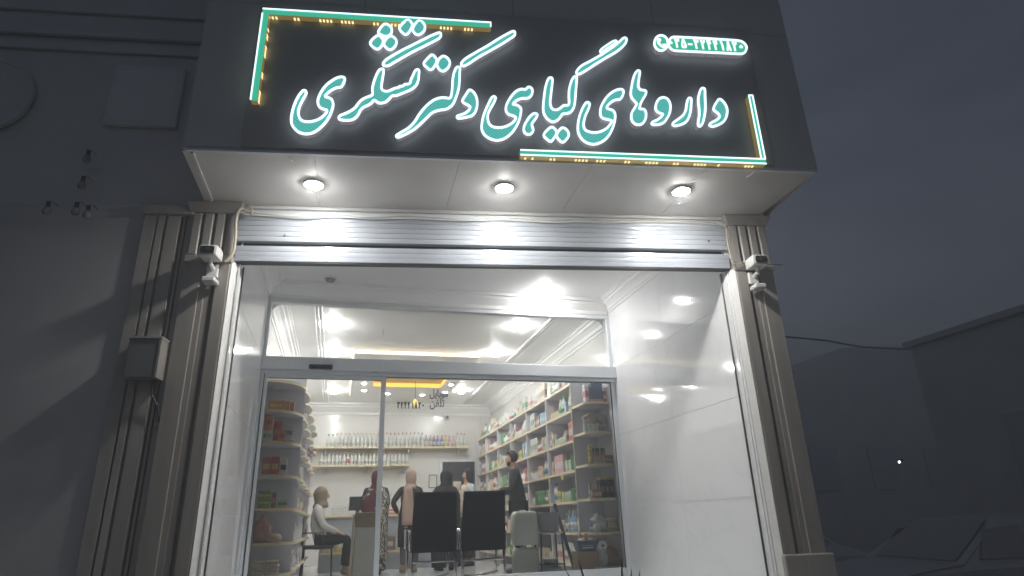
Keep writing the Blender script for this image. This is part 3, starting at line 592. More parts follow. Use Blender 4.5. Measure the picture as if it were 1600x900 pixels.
for k in range(0): part('shutter_slat', FB().box((-5.6, -.25, -.8+k*.28), (-1.1, -.225+.004*(k % 2), -.8+k*.28+.27)), M_NEIGHD, nb, bevel=.01)
bx = thing('unlit_sign_box', 'dim grey rounded sign box on the dark wall above the neighbour pilaster', 'sign box', F(-1.0, 0, 4.4))
part('box_shell', FB().box((-1.30, -.02, 4.07), (-.69, .03, 4.71)), M_NEIGHD, bx, bevel=.02, seg=3); part('box_face', FB().box((-1.25, .03, 4.12), (-.74, .034, 4.66)), mat('pale_acrylic', (.70, .70, .69), .6), bx, bevel=.002)
dn = MB(lambda x, y, zz: F(x, zz, y))
ds = thing('round_sign', 'large dim round sign cut by the left picture edge', 'sign', F(-2.25, 0, 4.35))
part('sign_disc', dn.lathe((-2.28, 4.33, 0), [(.37, 0), (.37, .02), (.34, .03), (.001, .03)], 40), MATS['left_render_upper'], ds)
part('sign_ring', MB(lambda x, y, zz: F(x, zz, y)).rings([[(-2.28+r*math.cos(a), 4.33+r*math.sin(a), z_) for a in [2*math.pi*k/40 for k in range(40)]] for r, z_ in ((.34, .03), (.34, .038), (.37, .038), (.37, .02))], False), MATS['left_render_upper'], ds)
for k, (a, b) in enumerate(((136, 248), (128, 289), (118, 330), (73, 329), (136, 335))):
    u_, z_ = onF(a, b, .1); t = thing('bare_bulb', 'small dark glass bulb, %s of the cluster on the unlit left facade' % ('topmost', 'brightest', 'lower middle', 'leftmost', 'lowest right')[k], 'light bulb', F(u_, .1, z_), 'bulbs on the left facade')
    part('bulb_glass', MB(lambda x, y, zz: F(x, y, zz)).lathe((u_, .1, z_), [(.001, -.04), (.025, -.03), (.033, -.008), (.025, .02), (.012, .035)], 12), mat('bulb_glass', (.25, .25, .24), .05, spec=.8), t, smooth=True)
    part('bulb_socket', FB().box((u_-.012, .088, z_+.035), (u_+.012, .112, z_+.08)), M_BLACK, t)
    part('bulb_arm', FB().tube([(u_, .1, z_+.08), (u_, .05, z_+.11), (u_, -.3, z_+.11)], .003, 5), M_BLACK, t)
eb = thing('electric_meter_box', 'dark metal box on the left outer pilaster with a cable below', 'meter box', F(-.57, .1, 1.95))
part('box_body', FB().box((-.675, .022, 1.79), (-.455, .16, 2.09)), mat('dark_box_metal', (.16, .16, .165), .5), eb, bevel=.006)
part('lit_box_edge', FB().box((-.455, .024, 1.79), (-.440, .165, 2.10)), M_STONE, eb); part('box_lid', FB().box((-.68, .022, 2.09), (-.436, .17, 2.105)), M_STONE2, eb)  # light on the box's right edge is put into a paler strip
part('box_cable', FB().tube([(-.50, .05, 1.79), (-.49, .06, 1.68), (-.44, .05, 1.60), (-.42, .03, 1.48)], .007, 6), M_BLACK, eb)

# ------------------------------------------------------------------ right side street
rb = thing('side_street_building', 'long dark flat roofed building across the side street on the right', 'building', (16, 4, 0))
part('facade_wall', MB().box((12, -14, -.92), (20, 10.7, 4.02)), M_NEIGH, rb); part('parapet', MB().box((11.9, -14, 4.02), (12.2, 10.8, 4.14)), M_NEIGHD, rb)
for k in range(4):
    y0 = 7.6-k*2.9
    f_ = part('window', MB().box((11.93, y0, 1.0), (11.99, y0+1.5, 2.3)), M_NEIGHD, rb); part('window_pane', MB().box((11.915, y0+.08, 1.08), (11.928, y0+1.42, 2.22)), M_DIM, f_)
    part('doorway', MB().box((11.95, y0-1.3, -.9), (11.99, y0-.35, 1.6)), M_NEIGHD, rb)
hb_ = thing('far_house', 'dark gabled house silhouette behind the side street', 'house', (18, 21, 0))
part('house_wall', MB().box((13.8, 20, -.92), (35, 28, 4.6)), M_NEIGH, hb_)
part('roof', MB().extr([(13.8, 4.6), (18.8, 6.72), (20, 6.85), (22.4, 6.95), (35, 6.95), (35, 4.6)], 20.0, 28), M_NEIGH, hb_)
for k in range(3): part('window', MB().box((16.5+k*2.6, 19.93, 1.4), (17.7+k*2.6, 19.99, 2.9)), M_DIM, hb_)
P = [tuple(onY(a, b, Y)) for a, b, Y in ((1196, 523, 6.2), (1290, 532, 9), (1345, 542, 11.5), (1420, 546, 15), (1500, 540, 20))]
solo('overhead_cable', MB().tube(P, [.011, .017, .02, .026, .03], 6), M_BLACK, P[0], 'thick dark cable sagging from the right pilaster towards the far house', 'cable')
q = onX(1405, 722, 11.9)
t = thing('wall_lamp', 'tiny greenish white point of light on the dark right building', 'lamp', q)
part('lamp_bulb', MB().lathe((q.x, q.y, q.z-.02), [(.001, 0), (.02, .01), (.02, .03), (.001, .045)], 10), emat('green_white_point', (.75, 1, .9), 5), t, smooth=True); part('lamp_bracket', MB().box((q.x, q.y-.03, q.z+.025), (12, q.y+.03, q.z+.06)), M_BLACK, t)
# parked cars
def car(x, y, rz, col, label, sc=1.0):
    t = thing('parked_car', label, 'car', (x, y, -.92), 'cars parked in the side street', rz)
    W = .88; st = [(-2.15, .42, .62, .62, .74), (-2.08, .26, .78, .80, .84), (-1.3, .24, .90, .92, .88), (-.95, .24, .93, .96, .88), (-.25, .24, .95, 1.42, .88), (.6, .24, .95, 1.47, .88), (1.35, .24, .96, 1.42, .88), (1.85, .24, .97, 1.05, .87), (2.12, .28, .85, .88, .82), (2.18, .40, .60, .62, .74)]
    rg = []
    for xx, zb, zw, zr, ww in st:
        k = (zr-zw); wt = ww-.22*min(1, k/.45)
        rg.append([(xx, -ww*.93, zb), (xx, -ww, zb+.2), (xx, -ww, zw-.04), (xx, -ww+.03, zw), (xx, -wt, zr-.04*(k > .1)), (xx, -wt*.8, zr), (xx, wt*.8, zr), (xx, wt, zr-.04*(k > .1)), (xx, ww-.03, zw), (xx, ww, zw-.04), (xx, ww, zb+.2), (xx, ww*.93, zb)])
    body = link('body', MB().rings(rg).mesh('body', col, smooth=False, bevel=0), t)
    for s_ in (1, -1):
        wn = MB(); 
        for (xa, xb) in ((-.72, -.02), (.04, .72), (.80, 1.42)):
            e = .012*s_
            def pt(xx, zz): k = (zz-.95)/.45; return (xx, s_*(.855-.20*k)+e, zz)
            x0, x1 = (xa+.22, xb) if xa < -.5 else (xa, xb); x2 = x1-.2 if xa > .5 else x1
            wn.add([pt(xa if xa > -.5 else xa+.0, 1.0), pt(xb, 1.0), pt(x2, 1.34), pt(x0, 1.34 if xa > -.5 else 1.30)], [(0, 1, 2, 3)])
        link('side_window', wn.mesh('side_window', M_DIMC), t)
        for xw in (-1.32, 1.30):
            wh = link('wheel', MB(lambda a, b, c: Vector((a, c, b))).lathe((xw, .32, s_*.80), [(.001, -.1), (.30, -.1), (.33, -.07), (.33, .07), (.30, .1), (.001, .1)], 20).mesh('wheel', mat('tyre', (.02, .02, .02), .8)), t)
            link('rim', MB(lambda a, b, c: Vector((a, c, b))).lathe((xw, .32, s_*.905), [(.001, -.004), (.19, -.004), (.20, .0), (.19, .004), (.001, .004)], 16).mesh('rim', M_CHROME), wh)
    link('windscreen', MB().add([(-.93, -.72, .985), (-.93, .72, .985), (-.30, .58, 1.41), (-.30, -.58, 1.41)], [(0, 1, 2, 3)]).mesh('windscreen', M_DIMC), t)
    for s_ in (1, -1): link('headlight', MB().box((-2.16, s_*.62-.14, .64), (-2.08, s_*.62+.14, .76)).mesh('headlight', M_WHITEP, bevel=.02), t)
    t.scale = (sc, sc, sc); return t
car(8.1, 7.0, -.15, mat('car_paint_grey', (.5, .5, .51), .3, .2, .03, spec=.6, coat=.5), 'dark grey parked car at the lower right picture edge', 1.05)
car(9.6, 13.2, 1.45, mat('car_paint_pale', (.6, .6, .6), .35, .1, .03, spec=.6, coat=.3), 'dim pale parked car just right of the right pilaster base')

# ------------------------------------------------------------------ inside the shop
# ------------------------------------------------------------------ shelving
FX, EY = 2.95, 7.93                                     # front plane of the right shelving, near end of its bays
BAYS = [7.93, 9.05, 10.13, 11.20, 12.20, 13.25, 14.05]
SZ = [2.44, 2.08, 1.69, 1.31, .93, .55, .17]
def board(mb_pts, z, parent, edge_pts, th=.026, name='shelf'):
    b = part(name, MB().prism(mb_pts, z-th, z), M_SHELF, parent)
    e = MB()
    for i in range(len(edge_pts)-1):
        a, c = Vector(edge_pts[i]), Vector(edge_pts[i+1]); d = (c-a).normalized(); n_ = Vector((d.y, -d.x))*.004
        e.prism([tuple(a), tuple(c), tuple(c+n_), tuple(a+n_)], z-th-.003, z+.002)
    part('edge_strip', e, M_EDGE, b); return b
ru = thing('wall_shelving', 'long white pigeonhole shelving with beige edges along the right shop wall', 'shelving', (FX+.15, 11, 0))
for k, y in enumerate(BAYS): 
    up_ = part('upright', MB().box((FX+.004, y-.012, 0), (RX-.012, y+.012, 2.43)), M_SHELF, ru); part('edge_strip', MB().box((FX-.001, y-.014, 0), (FX+.003, y+.014, 2.43)), mat('shelf_edge_pale', (.74, .70, .64), .4), up_)
for k in range(len(BAYS)-1):
    for z in SZ:
        a, b = BAYS[k]+.0125, BAYS[k+1]-.0125
        if z == SZ[0]: a, b = BAYS[k]-.012*(k == 0), BAYS[k+1]+.0118
        board([(FX+.001, a), (RX-.001, a), (RX-.001, b), (FX+.001, b)], z, ru, [(FX, b), (FX, a)])
part('back_panel', MB().box((RX-.011, EY, .0), (RX-.002, BAYS[-1], 2.41)), mat('shelf_back_grey', (.66, .65, .68), .5), ru)
cu = thing('corner_shelving', 'white corner shelving unit with chamfered beige shelves against the glass at right', 'shelving', (3.13, 7.7, 0))
CZ = [2.11, 1.74, 1.345, .94, .555, .175]
for z in CZ: board([(FX+.0, EY-.015), (FX+.02, 7.53), (FX+.10, 7.46), (RX-.01, 7.46), (RX-.01, EY-.015)], z, cu, [(FX+.0, EY-.015), (FX+.02, 7.53), (FX+.10, 7.46), (RX-.01, 7.46)][::1])
part('back_panel', MB().box((RX-.010, 7.45, 0), (RX-.001, EY-.015, 2.5)), M_SHELF, cu)
part('end_panel', MB().box((FX+.002, EY-.0145, 0), (RX-.012, EY-.0125, 2.45)), mat('shelf_end_grey', (.80, .80, .83), .4), cu)
part('corner_post', MB().box((FX-.012, EY-.03, 0), (FX+.012, EY-.0126, 2.45)), mat('shelf_edge_pale', (.74, .70, .64), .4), cu)
lu = thing('rounded_shelving', 'white shelving unit with rounded beige shelves just inside the door at left', 'shelving', (-.7, 7.8, 0))
LZ = [2.30, 1.965, 1.62, 1.262, .92, .575, .262]
def qarc(x0, x1, y0, y1, n=8): return [(x0+(x1-x0)*math.sin(math.pi/2*k/n), y1-(y1-y0)*math.cos(math.pi/2*k/n)) for k in range(n+1)]
for z in LZ:
    arc = qarc(-.80, -.45, 7.46, 7.95); board([(LX+.012, 7.46)]+arc+[(LX+.012, 7.95)], z, lu, [(LX+.012, 7.46)]+arc)
part('back_panel', MB().box((LX+.001, 7.45, 0), (LX+.011, 7.955, 2.45)), M_SHELF, lu); part('end_panel', MB().box((LX+.012, 7.956, 0), (-.462, 7.965, 2.45)), mat('shelf_end_grey', (.80, .80, .83), .4), lu)
part('front_strip', MB().box((LX+.0, 7.40, 0), (LX+.035, 7.449, 2.45)), M_EDGE, lu)
ll = thing('left_wall_shelving', 'long shallow white shelving with rounded fronts receding along the left shop wall', 'shelving', (-.7, 10, 0))
LB = [7.98, 8.85, 9.75, 10.65, 11.5, 12.35]
for y in LB: part('upright', MB().box((LX+.012, y-.01, 0), (-.50, y+.01, 2.30)), M_SHELF, ll)
for k in range(5):
    for z in LZ:
        a, b = LB[k]+.011, LB[k+1]-.011; m_ = (a+b)/2
        cur = [(-.50, a), (-.45, a+.13), (-.425, m_), (-.45, b-.13), (-.50, b)]
        board([(LX+.012, a)]+cur+[(LX+.012, b)], z, ll, cur)
part('back_panel', MB().box((LX+.001, 7.99, 0), (LX+.0115, LB[-1], 2.3)), M_SHELF, ll)
bs = thing('bottle_shelf', 'long upper beige wall shelf of bottles across the back wall', 'wall shelf', (1.2, BY-.15, 2.3))
qa, qb = onY(487, 698, BY-.3), onY(733, 698, BY-.3); BZ1 = qa.z
part('shelf_board', MB().box((qa.x, BY-.30, BZ1-.035), (qb.x, BY-.002, BZ1)), M_EDGE, bs, bevel=.004)
qc, qd = onY(487, 727, BY-.3), onY(641, 727, BY-.3); BZ2 = qc.z
b2 = thing('bottle_shelf', 'shorter lower beige wall shelf of bottles on the back wall', 'wall shelf', (.4, BY-.15, 1.9))
part('shelf_board', MB().box((qc.x, BY-.30, BZ2-.035), (qd.x, BY-.002, BZ2)), M_EDGE, b2, bevel=.004)
for t_, z_, xs_ in ((bs, BZ1, (-.3, .5, 1.4, 2.5)), (b2, BZ2, (-.3, .5, 1.3))):
    for xx in xs_: part('shelf_bracket', MB().box((xx-.008, BY-.25, z_-.16), (xx+.008, BY-.003, z_-.036)), M_CHROME, t_)

# ------------------------------------------------------------------ products
PC = {'white': (.78, .78, .76), 'red': (.58, .05, .05), 'orange': (.75, .28, .06), 'yellow': (.80, .62, .06), 'green': (.12, .38, .14), 'pale green': (.52, .68, .42), 'blue': (.06, .18, .50), 'light blue': (.32, .56, .74),
      'pink': (.78, .38, .42), 'brown': (.28, .15, .08), 'beige': (.70, .60, .44), 'navy': (.05, .08, .20), 'teal': (.05, .38, .40), 'purple': (.26, .12, .34), 'black': (.04, .04, .04), 'cream': (.78, .72, .58), 'gold': (.75, .50, .12), 'grey': (.42, .42, .43)}
PM = {k: mat('pack_'+k.replace(' ', '_'), tuple(c*.8+.09 for c in v) if k not in ('black',) else v, .45, 0, .28, 34) for k, v in PC.items()}
M_PET = mat('clear_bottle', (.74, .79, .76), .12, 0, .05, 10, spec=.8)
PROTO = {}
def proto(kind, col, cap, w_, d, h):
    key = (kind, col, cap, w_, d, h)
    if key in PROTO: return PROTO[key]
    m = M_PET if col == 'clear' else PM[col]; L = []
    if kind == 'box':
        L.append((None, MB().box((-w_/2, -d/2, 0), (w_/2, d/2, h)).mesh('box', m, bevel=.0025)))
        if cap: L.append(('label_panel', MB().box((-w_/2*.76, -d/2-.0012, h*.30), (w_/2*.76, d/2+.0012, h*.62)).box((-w_/2-.0012, -d/2*.76, h*.30), (w_/2+.0012, d/2*.76, h*.62)).mesh('label_panel', PM[cap])))
    elif kind == 'bottle':
        r = w_/2
        L.append((None, MB().lathe((0, 0, 0), [(r*.92, 0), (r, .006), (r, h*.56), (r*.86, h*.66), (r*.38, h*.80), (r*.34, h*.88)], 12).mesh('bottle', m, smooth=True)))
        L.append(('cap', MB().lathe((0, 0, 0), [(r*.42, h*.86), (r*.42, h), (.001, h)], 10).mesh('cap', PM[cap or 'white'], bevel=0)))
        L.append(('label_band', MB().lathe((0, 0, 0), [(r*1.012, h*.16), (r*1.012, h*.46)], 12).mesh('label_band', PM['white' if col != 'white' else (cap or 'green')], smooth=True)))
    elif kind == 'jar':
        r = w_/2
        L.append((None, MB().lathe((0, 0, 0), [(r*.94, 0), (r, .008), (r, h*.74), (r*.9, h*.80)], 14).mesh('jar', m, smooth=True)))
        L.append(('lid', MB().lathe((0, 0, 0), [(r*.97, h*.80), (r*.97, h), (.001, h)], 14).mesh('lid', PM[cap or 'gold'])))
    elif kind == 'pouch':
        rg = []
        for t in (0, .12, .5, .85, 1): rg.append([(w_/2*math.cos(a)*(1 if t < .9 else .98), d/2*math.sin(a)*(1-t**1.5)*(1.0 if t > 0 else .8)+.001*math.sin(a), h*t) for a in [2*math.pi*j/12 for j in range(12)]])
        L.append((None, MB().rings(rg).mesh('pouch', m, smooth=True)))
        if cap: L.append(('label_panel', MB().box((-w_*.3, -d*.44, h*.32), (w_*.3, -d*.40, h*.6)).mesh('label_panel', PM[cap])))
    elif kind == 'packet':                                   # flat pack lying down
        L.append((None, MB().box((-w_/2, -d/2, 0), (w_/2, d/2, h)).mesh('packet', m, bevel=min(.012, h*.3))))
    PROTO[key] = L; return L
NP = [0]
def product(kind, col, cap, w_, d, h, x, y, z, rz, label, cat, group=None):
    L = proto(kind, col, cap, w_, d, h); nm = {'box': 'product_box', 'bottle': 'product_bottle', 'jar': 'product_jar', 'pouch': 'product_pouch', 'packet': 'product_packet'}[kind]
    o = link(nm, L[0][1]); o.location = (x, y, z+.002); o.rotation_euler = (0, 0, rz); tag(o, label, cat, group); ORG[o] = o.location.copy()
    for n_, me in L[1:]: link(n_, me, o)
    NP[0] += 1; return o
KN = {'box': 'box', 'bottle': 'bottle', 'jar': 'jar', 'pouch': 'pouch', 'packet': 'packet'}
def cname(kind, col, cap): return '%s %s%s' % (col, KN[kind], {'box': ' with %s label', 'bottle': ' with %s cap', 'jar': ' with %s lid', 'pouch': ' with %s label', 'packet': ''}[kind] % cap if cap and kind != 'packet' else '')
RNDSET = [('bottle', 'white', 'green'), ('bottle', 'white', 'blue'), ('bottle', 'brown', 'white'), ('bottle', 'pale green', 'white'), ('bottle', 'light blue', 'white'), ('bottle', 'clear', 'white'), ('jar', 'beige', 'gold'), ('jar', 'white', 'gold'), ('jar', 'pale green', 'white'),
          ('box', 'white', 'green'), ('box', 'white', 'red'), ('box', 'red', 'white'), ('box', 'pale green', 'white'), ('box', 'light blue', 'white'), ('box', 'pink', 'white'), ('box', 'cream', 'brown'), ('box', 'cream', 'red'), ('bottle', 'white', 'red'), ('box', 'brown', 'white'), ('box', 'yellow', 'green'), ('jar', 'white', 'red'), ('box', 'beige', 'brown'),
          ('pouch', 'beige', 'brown'), ('pouch', 'cream', 'green'), ('pouch', 'white', 'red'), ('pouch', 'green', 'white')]
rng = random.Random(11)
def dims(kind, hmax):
    h = {'box': rng.choice((.15, .18, .22, .25)), 'bottle': rng.choice((.16, .20, .24, .27)), 'jar': rng.choice((.10, .13)), 'pouch': rng.choice((.16, .20)), 'packet': .05}[kind]; h = min(h, hmax)
    w_ = {'box': rng.choice((.06, .08, .10)), 'bottle': rng.choice((.055, .07)), 'jar': .085, 'pouch': .11, 'packet': .14}[kind]; return w_, (.055 if kind == 'box' else w_ if kind != 'pouch' else .06), h
def fill(x, y0, y1, z, hmax, where, nmax=3, palette=None):
    y = y0+.05; ncl = 0; used = set()
    while y < y1-.09 and ncl < 12:
        kind, col, cap = rng.choice(palette or RNDSET)
        if (kind, col, cap) in used: continue
        used.add((kind, col, cap)); w_, d, h = dims(kind, hmax); n_ = rng.choice((1, 2, 2, nmax, nmax)); gap = max(w_, d)+.008; items = []
        for k in range(n_):
            if y+gap > y1-.02: break
            items.append(y+gap/2); y += gap
        lab = '%s, %s' % (cname(kind, col, cap), where)
        for k, yy in enumerate(items):
            g_ = None
            L_ = lab
            if len(items) > 1: g_ = L_
            product(kind, col, cap, w_, d, h, x+rng.uniform(0, .025)+d/2, yy, z, rng.uniform(-.06, .06)+math.pi/2*(kind == 'box'), L_, KN[kind], g_)
        y += rng.choice((0, 0, .012, .05)); ncl += 1
PAL = {0: [('box', 'white', 'green'), ('bottle', 'white', 'blue'), ('bottle', 'clear', 'white'), ('box', 'cream', 'brown'), ('bottle', 'pale green', 'white'), ('jar', 'white', 'gold'), ('box', 'white', 'red'), ('pouch', 'white', 'red'), ('bottle', 'white', 'green')]}
for b in range(6):
    for s_ in range(7):
        if s_ == 6 and b > 3: continue
        z = SZ[s_]; hm = .30 if s_ == 0 else SZ[s_-1]-z-.07
        where = '%s, %s bay from glass, right shelving' % ('top' if s_ == 0 else '%s shelf down' % ORD[s_], ORD[b])
        fill(FX+.012, BAYS[b]+.02, BAYS[b+1]-.02, z, hm, where, 4 if b < 3 else 3, PAL.get(s_))
# corner unit, row by row
def row(kind, col, cap, xs_, y, z, w_, d, h, lab, cat=None, rz=0):
    for k, x in enumerate(xs_): product(kind, col, cap, w_, d, h, x, y, z, rz, lab, cat or KN[kind], lab if len(xs_) > 1 else None)
cs = 'shelf of the right corner unit'
product('box', 'navy', None, .155, .12, .25, 3.165, 7.58, CZ[0], 0, 'large navy blue box on the top %s' % cs, 'box')
product('box', 'white', 'red', .05, .10, .24, 3.035, 7.60, CZ[0], 0, 'tall white and red box left of the large navy box', 'box')
product('box', 'red', 'white', .045, .08, .15, 3.268, 7.56, CZ[0], 0, 'small red box right of the large navy box', 'box')
product('packet', 'pink', None, .20, .06, .028, 3.12, 7.495, CZ[0], 0, 'flat pink packet lying in front of the navy box', 'packet')
for i, x in enumerate((3.0, 3.05, 3.10, 3.15)): product('jar', ('white', 'pale green')[i % 2], 'white', .048, .048, .11, x, 7.62-.03*(i % 2), CZ[1], 0, '%s small jar under the beige bag on the second corner shelf' % ('white', 'pale green')[i % 2], 'jar', ('white', 'pale green')[i % 2]+' small jars on the second corner shelf')
row('jar', 'grey', 'white', (3.20, 3.25), 7.60, CZ[1], .05, .05, .09, 'grey jar at the wall end of the second %s' % cs)
def sack(name, c, sx, sy, sz, m, label, cat, seed=1, rot=0):
    rr = random.Random(seed); bm = bmesh.new(); bmesh.ops.create_icosphere(bm, subdivisions=3, radius=1)
    ph_ = [rr.uniform(0, 6) for _ in range(6)]
    for v in bm.verts:
        k = 1+.13*math.sin(v.co.x*5+ph_[0])*math.sin(v.co.z*6+ph_[1])+.07*math.sin(v.co.y*11+v.co.x*9+ph_[2])+.05*math.sin(v.co.z*17+ph_[3]+v.co.x*13)
        q_ = v.co*k; q_.z = max(q_.z, -.72); v.co = Matrix.Rotation(rot, 3, 'Y') @ Vector((q_.x*sx, q_.y*sy, q_.z*sz)); 
    zmin = min(v.co.z for v in bm.verts)
    for v in bm.verts: v.co.z -= zmin
    me = bpy.data.meshes.new(name); bm.to_mesh(me); bm.free(); me.materials.append(m)
    for p_ in me.polygons: p_.use_smooth = True
    o = link(name, me); o.location = c; ORG[o] = Vector(c); return tag(o, label, cat)
M_CELLO = mat('crinkled_plastic', (.55, .56, .54), .2, 0, .3, 18, .8, spec=.9); M_HESS = mat('beige_sack', (.42, .38, .30), .7, 0, .2, 25, .5)
sack('bag', (3.10, 7.66, CZ[1]+.12), .11, .08, .075, M_HESS, 'beige bag on top of the small jars on the second corner shelf', 'bag', 2)
sack('bag', (3.22, 7.62, CZ[1]+.10), .075, .07, .07, M_HESS, 'beige bag at the wall end of the second corner shelf', 'bag', 5, .5)
for k in range(6): product('packet', ('gold', 'yellow')[k % 2], None, .045, .05, .036, 3.0, 7.51, CZ[2]+.038*k, 0, '%s tin in the tall stack at the left of the third corner shelf' % ('gold', 'yellow')[k % 2], 'tin', '%s tins stacked on the third corner shelf' % ('gold', 'yellow')[k % 2])
row('jar', 'beige', 'orange', (3.055, 3.11, 3.165), 7.50, CZ[2], .050, .05, .105, 'orange lidded beige jar on the third %s' % cs)
row('box', 'brown', 'pink', (3.21, 3.245, 3.28), 7.52, CZ[2], .032, .06, .10, 'thin brown box at the wall end of the third %s' % cs)
row('jar', 'brown', 'black', (3.08, 3.15, 3.23), 7.64, CZ[2], .06, .06, .20, 'dark brown jar at the back of the third %s' % cs)
row('packet', 'yellow', None, (3.12, 3.165, 3.21, 3.255), 7.55, CZ[3]+.215, .042, .10, .032, 'yellow pack on the dark boxes of the fourth %s' % cs)
row('box', 'black', 'brown', (3.13, 3.19, 3.25), 7.56, CZ[3], .056, .12, .212, 'tall dark box on the fourth %s' % cs)
row('bottle', 'orange', 'white', (2.99, 3.025), 7.50, CZ[3], .034, .034, .13, 'small orange bottle at the left of the fourth %s' % cs)
row('bottle', 'brown', 'blue', (3.06, 3.093), 7.50, CZ[3], .032, .032, .15, 'small brown bottle with blue cap on the fourth %s' % cs)
row('bottle', 'white', 'pink', (3.0, 3.04, 3.08), 7.60, CZ[3], .035, .035, .19, 'white bottle behind the small ones on the fourth %s' % cs)
sack('bag', (3.11, 7.63, CZ[4]), .115, .11, .12, M_CELLO, 'crinkled clear plastic bag on the fifth corner shelf', 'bag', 9)
sack('bag', (3.025, 7.53, CZ[4]), .05, .05, .05, M_CELLO, 'small clear plastic bag in front of the large one on the fifth corner shelf', 'bag', 4)
for k in range(4): product('packet', 'beige', None, .13, .12, .036, 3.22, 7.56, CZ[4]+.038*k, rng.uniform(-.1, .1), 'beige cloth bundle in the stack at the right of the fifth corner shelf', 'bundle', 'beige bundles stacked on the fifth corner shelf')
product('bottle', 'blue', 'blue', .035, .035, .13, 2.985, 7.60, CZ[4], 0, 'small blue bottle at the left of the fifth corner shelf', 'bottle')
sack('sack', (3.20, 7.62, .178), .11, .10, .12, mat('brown_sack', (.32, .20, .12), .7, 0, .2, 20, .4), 'brown sack on the lowest corner shelf by the glass', 'sack', 12)
# left rounded unit
product('box', 'orange', 'yellow', .17, .09, .105, -.735, 7.56, LZ[1], 0, 'wide orange box on the second shelf of the rounded unit', 'box')
product('box', 'orange', None, .045, .08, .10, -.615, 7.56, LZ[1], 0, 'narrow orange box beside the wide one on the rounded unit', 'box')
product('box', 'orange', None, .045, .08, .095, -.565, 7.60, LZ[1], 0, 'end orange box nearest the curved corner of the rounded unit', 'box')
product('box', 'white', 'green', .042, .06, .12, -.82, 7.52, LZ[2], 0, 'white box at the left of the third rounded shelf', 'box'); product('box', 'cream', 'green', .042, .06, .12, -.77, 7.52, LZ[2], 0, 'cream box left of the red pouches on the third rounded shelf', 'box')
product('pouch', 'orange', 'red', .10, .05, .17, -.795, 7.53, LZ[2]+.125, .1, 'orange pouch lying on the two pale boxes on the third rounded shelf', 'pouch')
product('pouch', 'red', 'orange', .09, .05, .22, -.70, 7.56, LZ[2], .1, 'large red pouch in the middle of the third rounded shelf', 'pouch'); product('box', 'orange', 'red', .06, .05, .12, -.645, 7.52, LZ[2], 0, 'small orange box before the red pouch', 'box')
product('box', 'white', 'brown', .08, .05, .15, -.575, 7.58, LZ[2]+.03, .15, 'white and brown box on a flat pack', 'box'); product('packet', 'cream', None, .12, .08, .028, -.575, 7.58, LZ[2], .1, 'flat cream pack under the white and brown box', 'packet')
row('box', 'red', 'gold', (-.775, -.685), 7.54, LZ[3], .085, .06, .19, 'large red box with gold label on the fourth rounded shelf'); product('box', 'white', 'black', .07, .06, .17, -.60, 7.56, LZ[3], 0, 'white box with dark label beside the two red boxes', 'box')
for k in range(5): product('packet', ('green', 'yellow')[k % 2], None, .13, .08, .034, -.76, 7.54, LZ[4]+.036*k, 0, '%s tea pack in the stack on the fifth rounded shelf' % ('green', 'yellow')[k % 2], 'packet', '%s tea packs stacked on the fifth rounded shelf' % ('green', 'yellow')[k % 2])
product('box', 'brown', 'pink', .04, .05, .16, -.665, 7.54, LZ[4], 0, 'tall brown box beside the tea packs', 'box'); product('box', 'cream', 'green', .11, .06, .09, -.58, 7.57, LZ[4], .1, 'cream tin with green lid on the fifth rounded shelf', 'box')
sack('bag', (-.76, 7.60, LZ[5]), .085, .08, .16, mat('pink_bag', (.62, .36, .30), .5, 0, .35, 9, .3), 'tall pink patterned bag on the sixth rounded shelf', 'bag', 3)
sack('bag', (-.64, 7.58, LZ[5]), .09, .07, .055, mat('pale_pink_bag', (.66, .48, .42), .5, 0, .3, 14, .3), 'low pale pink bag on the sixth rounded shelf', 'bag', 8)
for j, x in enumerate((-.77, -.625)):
    for k in range(4): product('packet', 'beige', None, .135, .10, .034, x+rng.uniform(-.006, .006), 7.54, LZ[6]+.036*k, rng.uniform(-.05, .05), 'brown paper pack in the %s stack on the lowest rounded shelf' % ('left', 'right')[j], 'packet', 'paper packs in the %s stack' % ('left', 'right')[j])
for b in range(5):
    for s_ in range(1, 7):
        z = LZ[s_]; y = LB[b]+.06; k = 0
        while y < LB[b+1]-.12 and k < 5:
            kind, col, cap = rng.choice([('bottle', 'white', 'red'), ('box', 'white', 'red'), ('box', 'yellow', 'green'), ('jar', 'white', 'white'), ('pouch', 'white', 'red'), ('bottle', 'pale green', 'white'), ('box', 'purple', 'white')])
            w_, d, h = dims(kind, .2); h = min(h, .2)
            product(kind, col, cap, w_, d, h, -.52-rng.uniform(0, .03), y+.06, z, math.pi/2 if kind == 'box' else 0, '%s, %s shelf down, %s bay, left shelving, %s item' % (cname(kind, col, cap), ORD[s_], ORD[b], ORD[k]), KN[kind]); y += .17; k += 1
for a, b, lb in ((879, 746, 'nearest the glass, fourth shelf down'), (768, 741, 'deep in the shop, fourth bay'), (845, 806, 'beside the cream canisters'), (853, 806, 'right of another beside the canisters'), (861, 806, 'just above the grey basin')):
    q = onX(a, b, FX-.012); solo('price_tag', MB().box((FX-.014, q.y-.035, q.z-.035), (FX-.006, q.y+.035, q.z+.04)), PM['yellow'], q, 'yellow price tag on the right shelving, '+lb, 'price tag')
product('box', 'brown', None, .18, .30, .24, -.56, 8.35, 2.30, 0, 'brown carton on top of the left shelving behind the rounded unit', 'carton')
product('bottle', 'purple', 'red', .09, .09, .24, -.50, 9.3, 1.965, 0, 'large purple bottle at the edge of the second left shelf', 'bottle'); product('bottle', 'green', 'white', .08, .08, .26, -.50, 9.95, 1.965, 0, 'large green bottle at the edge of the second left shelf', 'bottle')
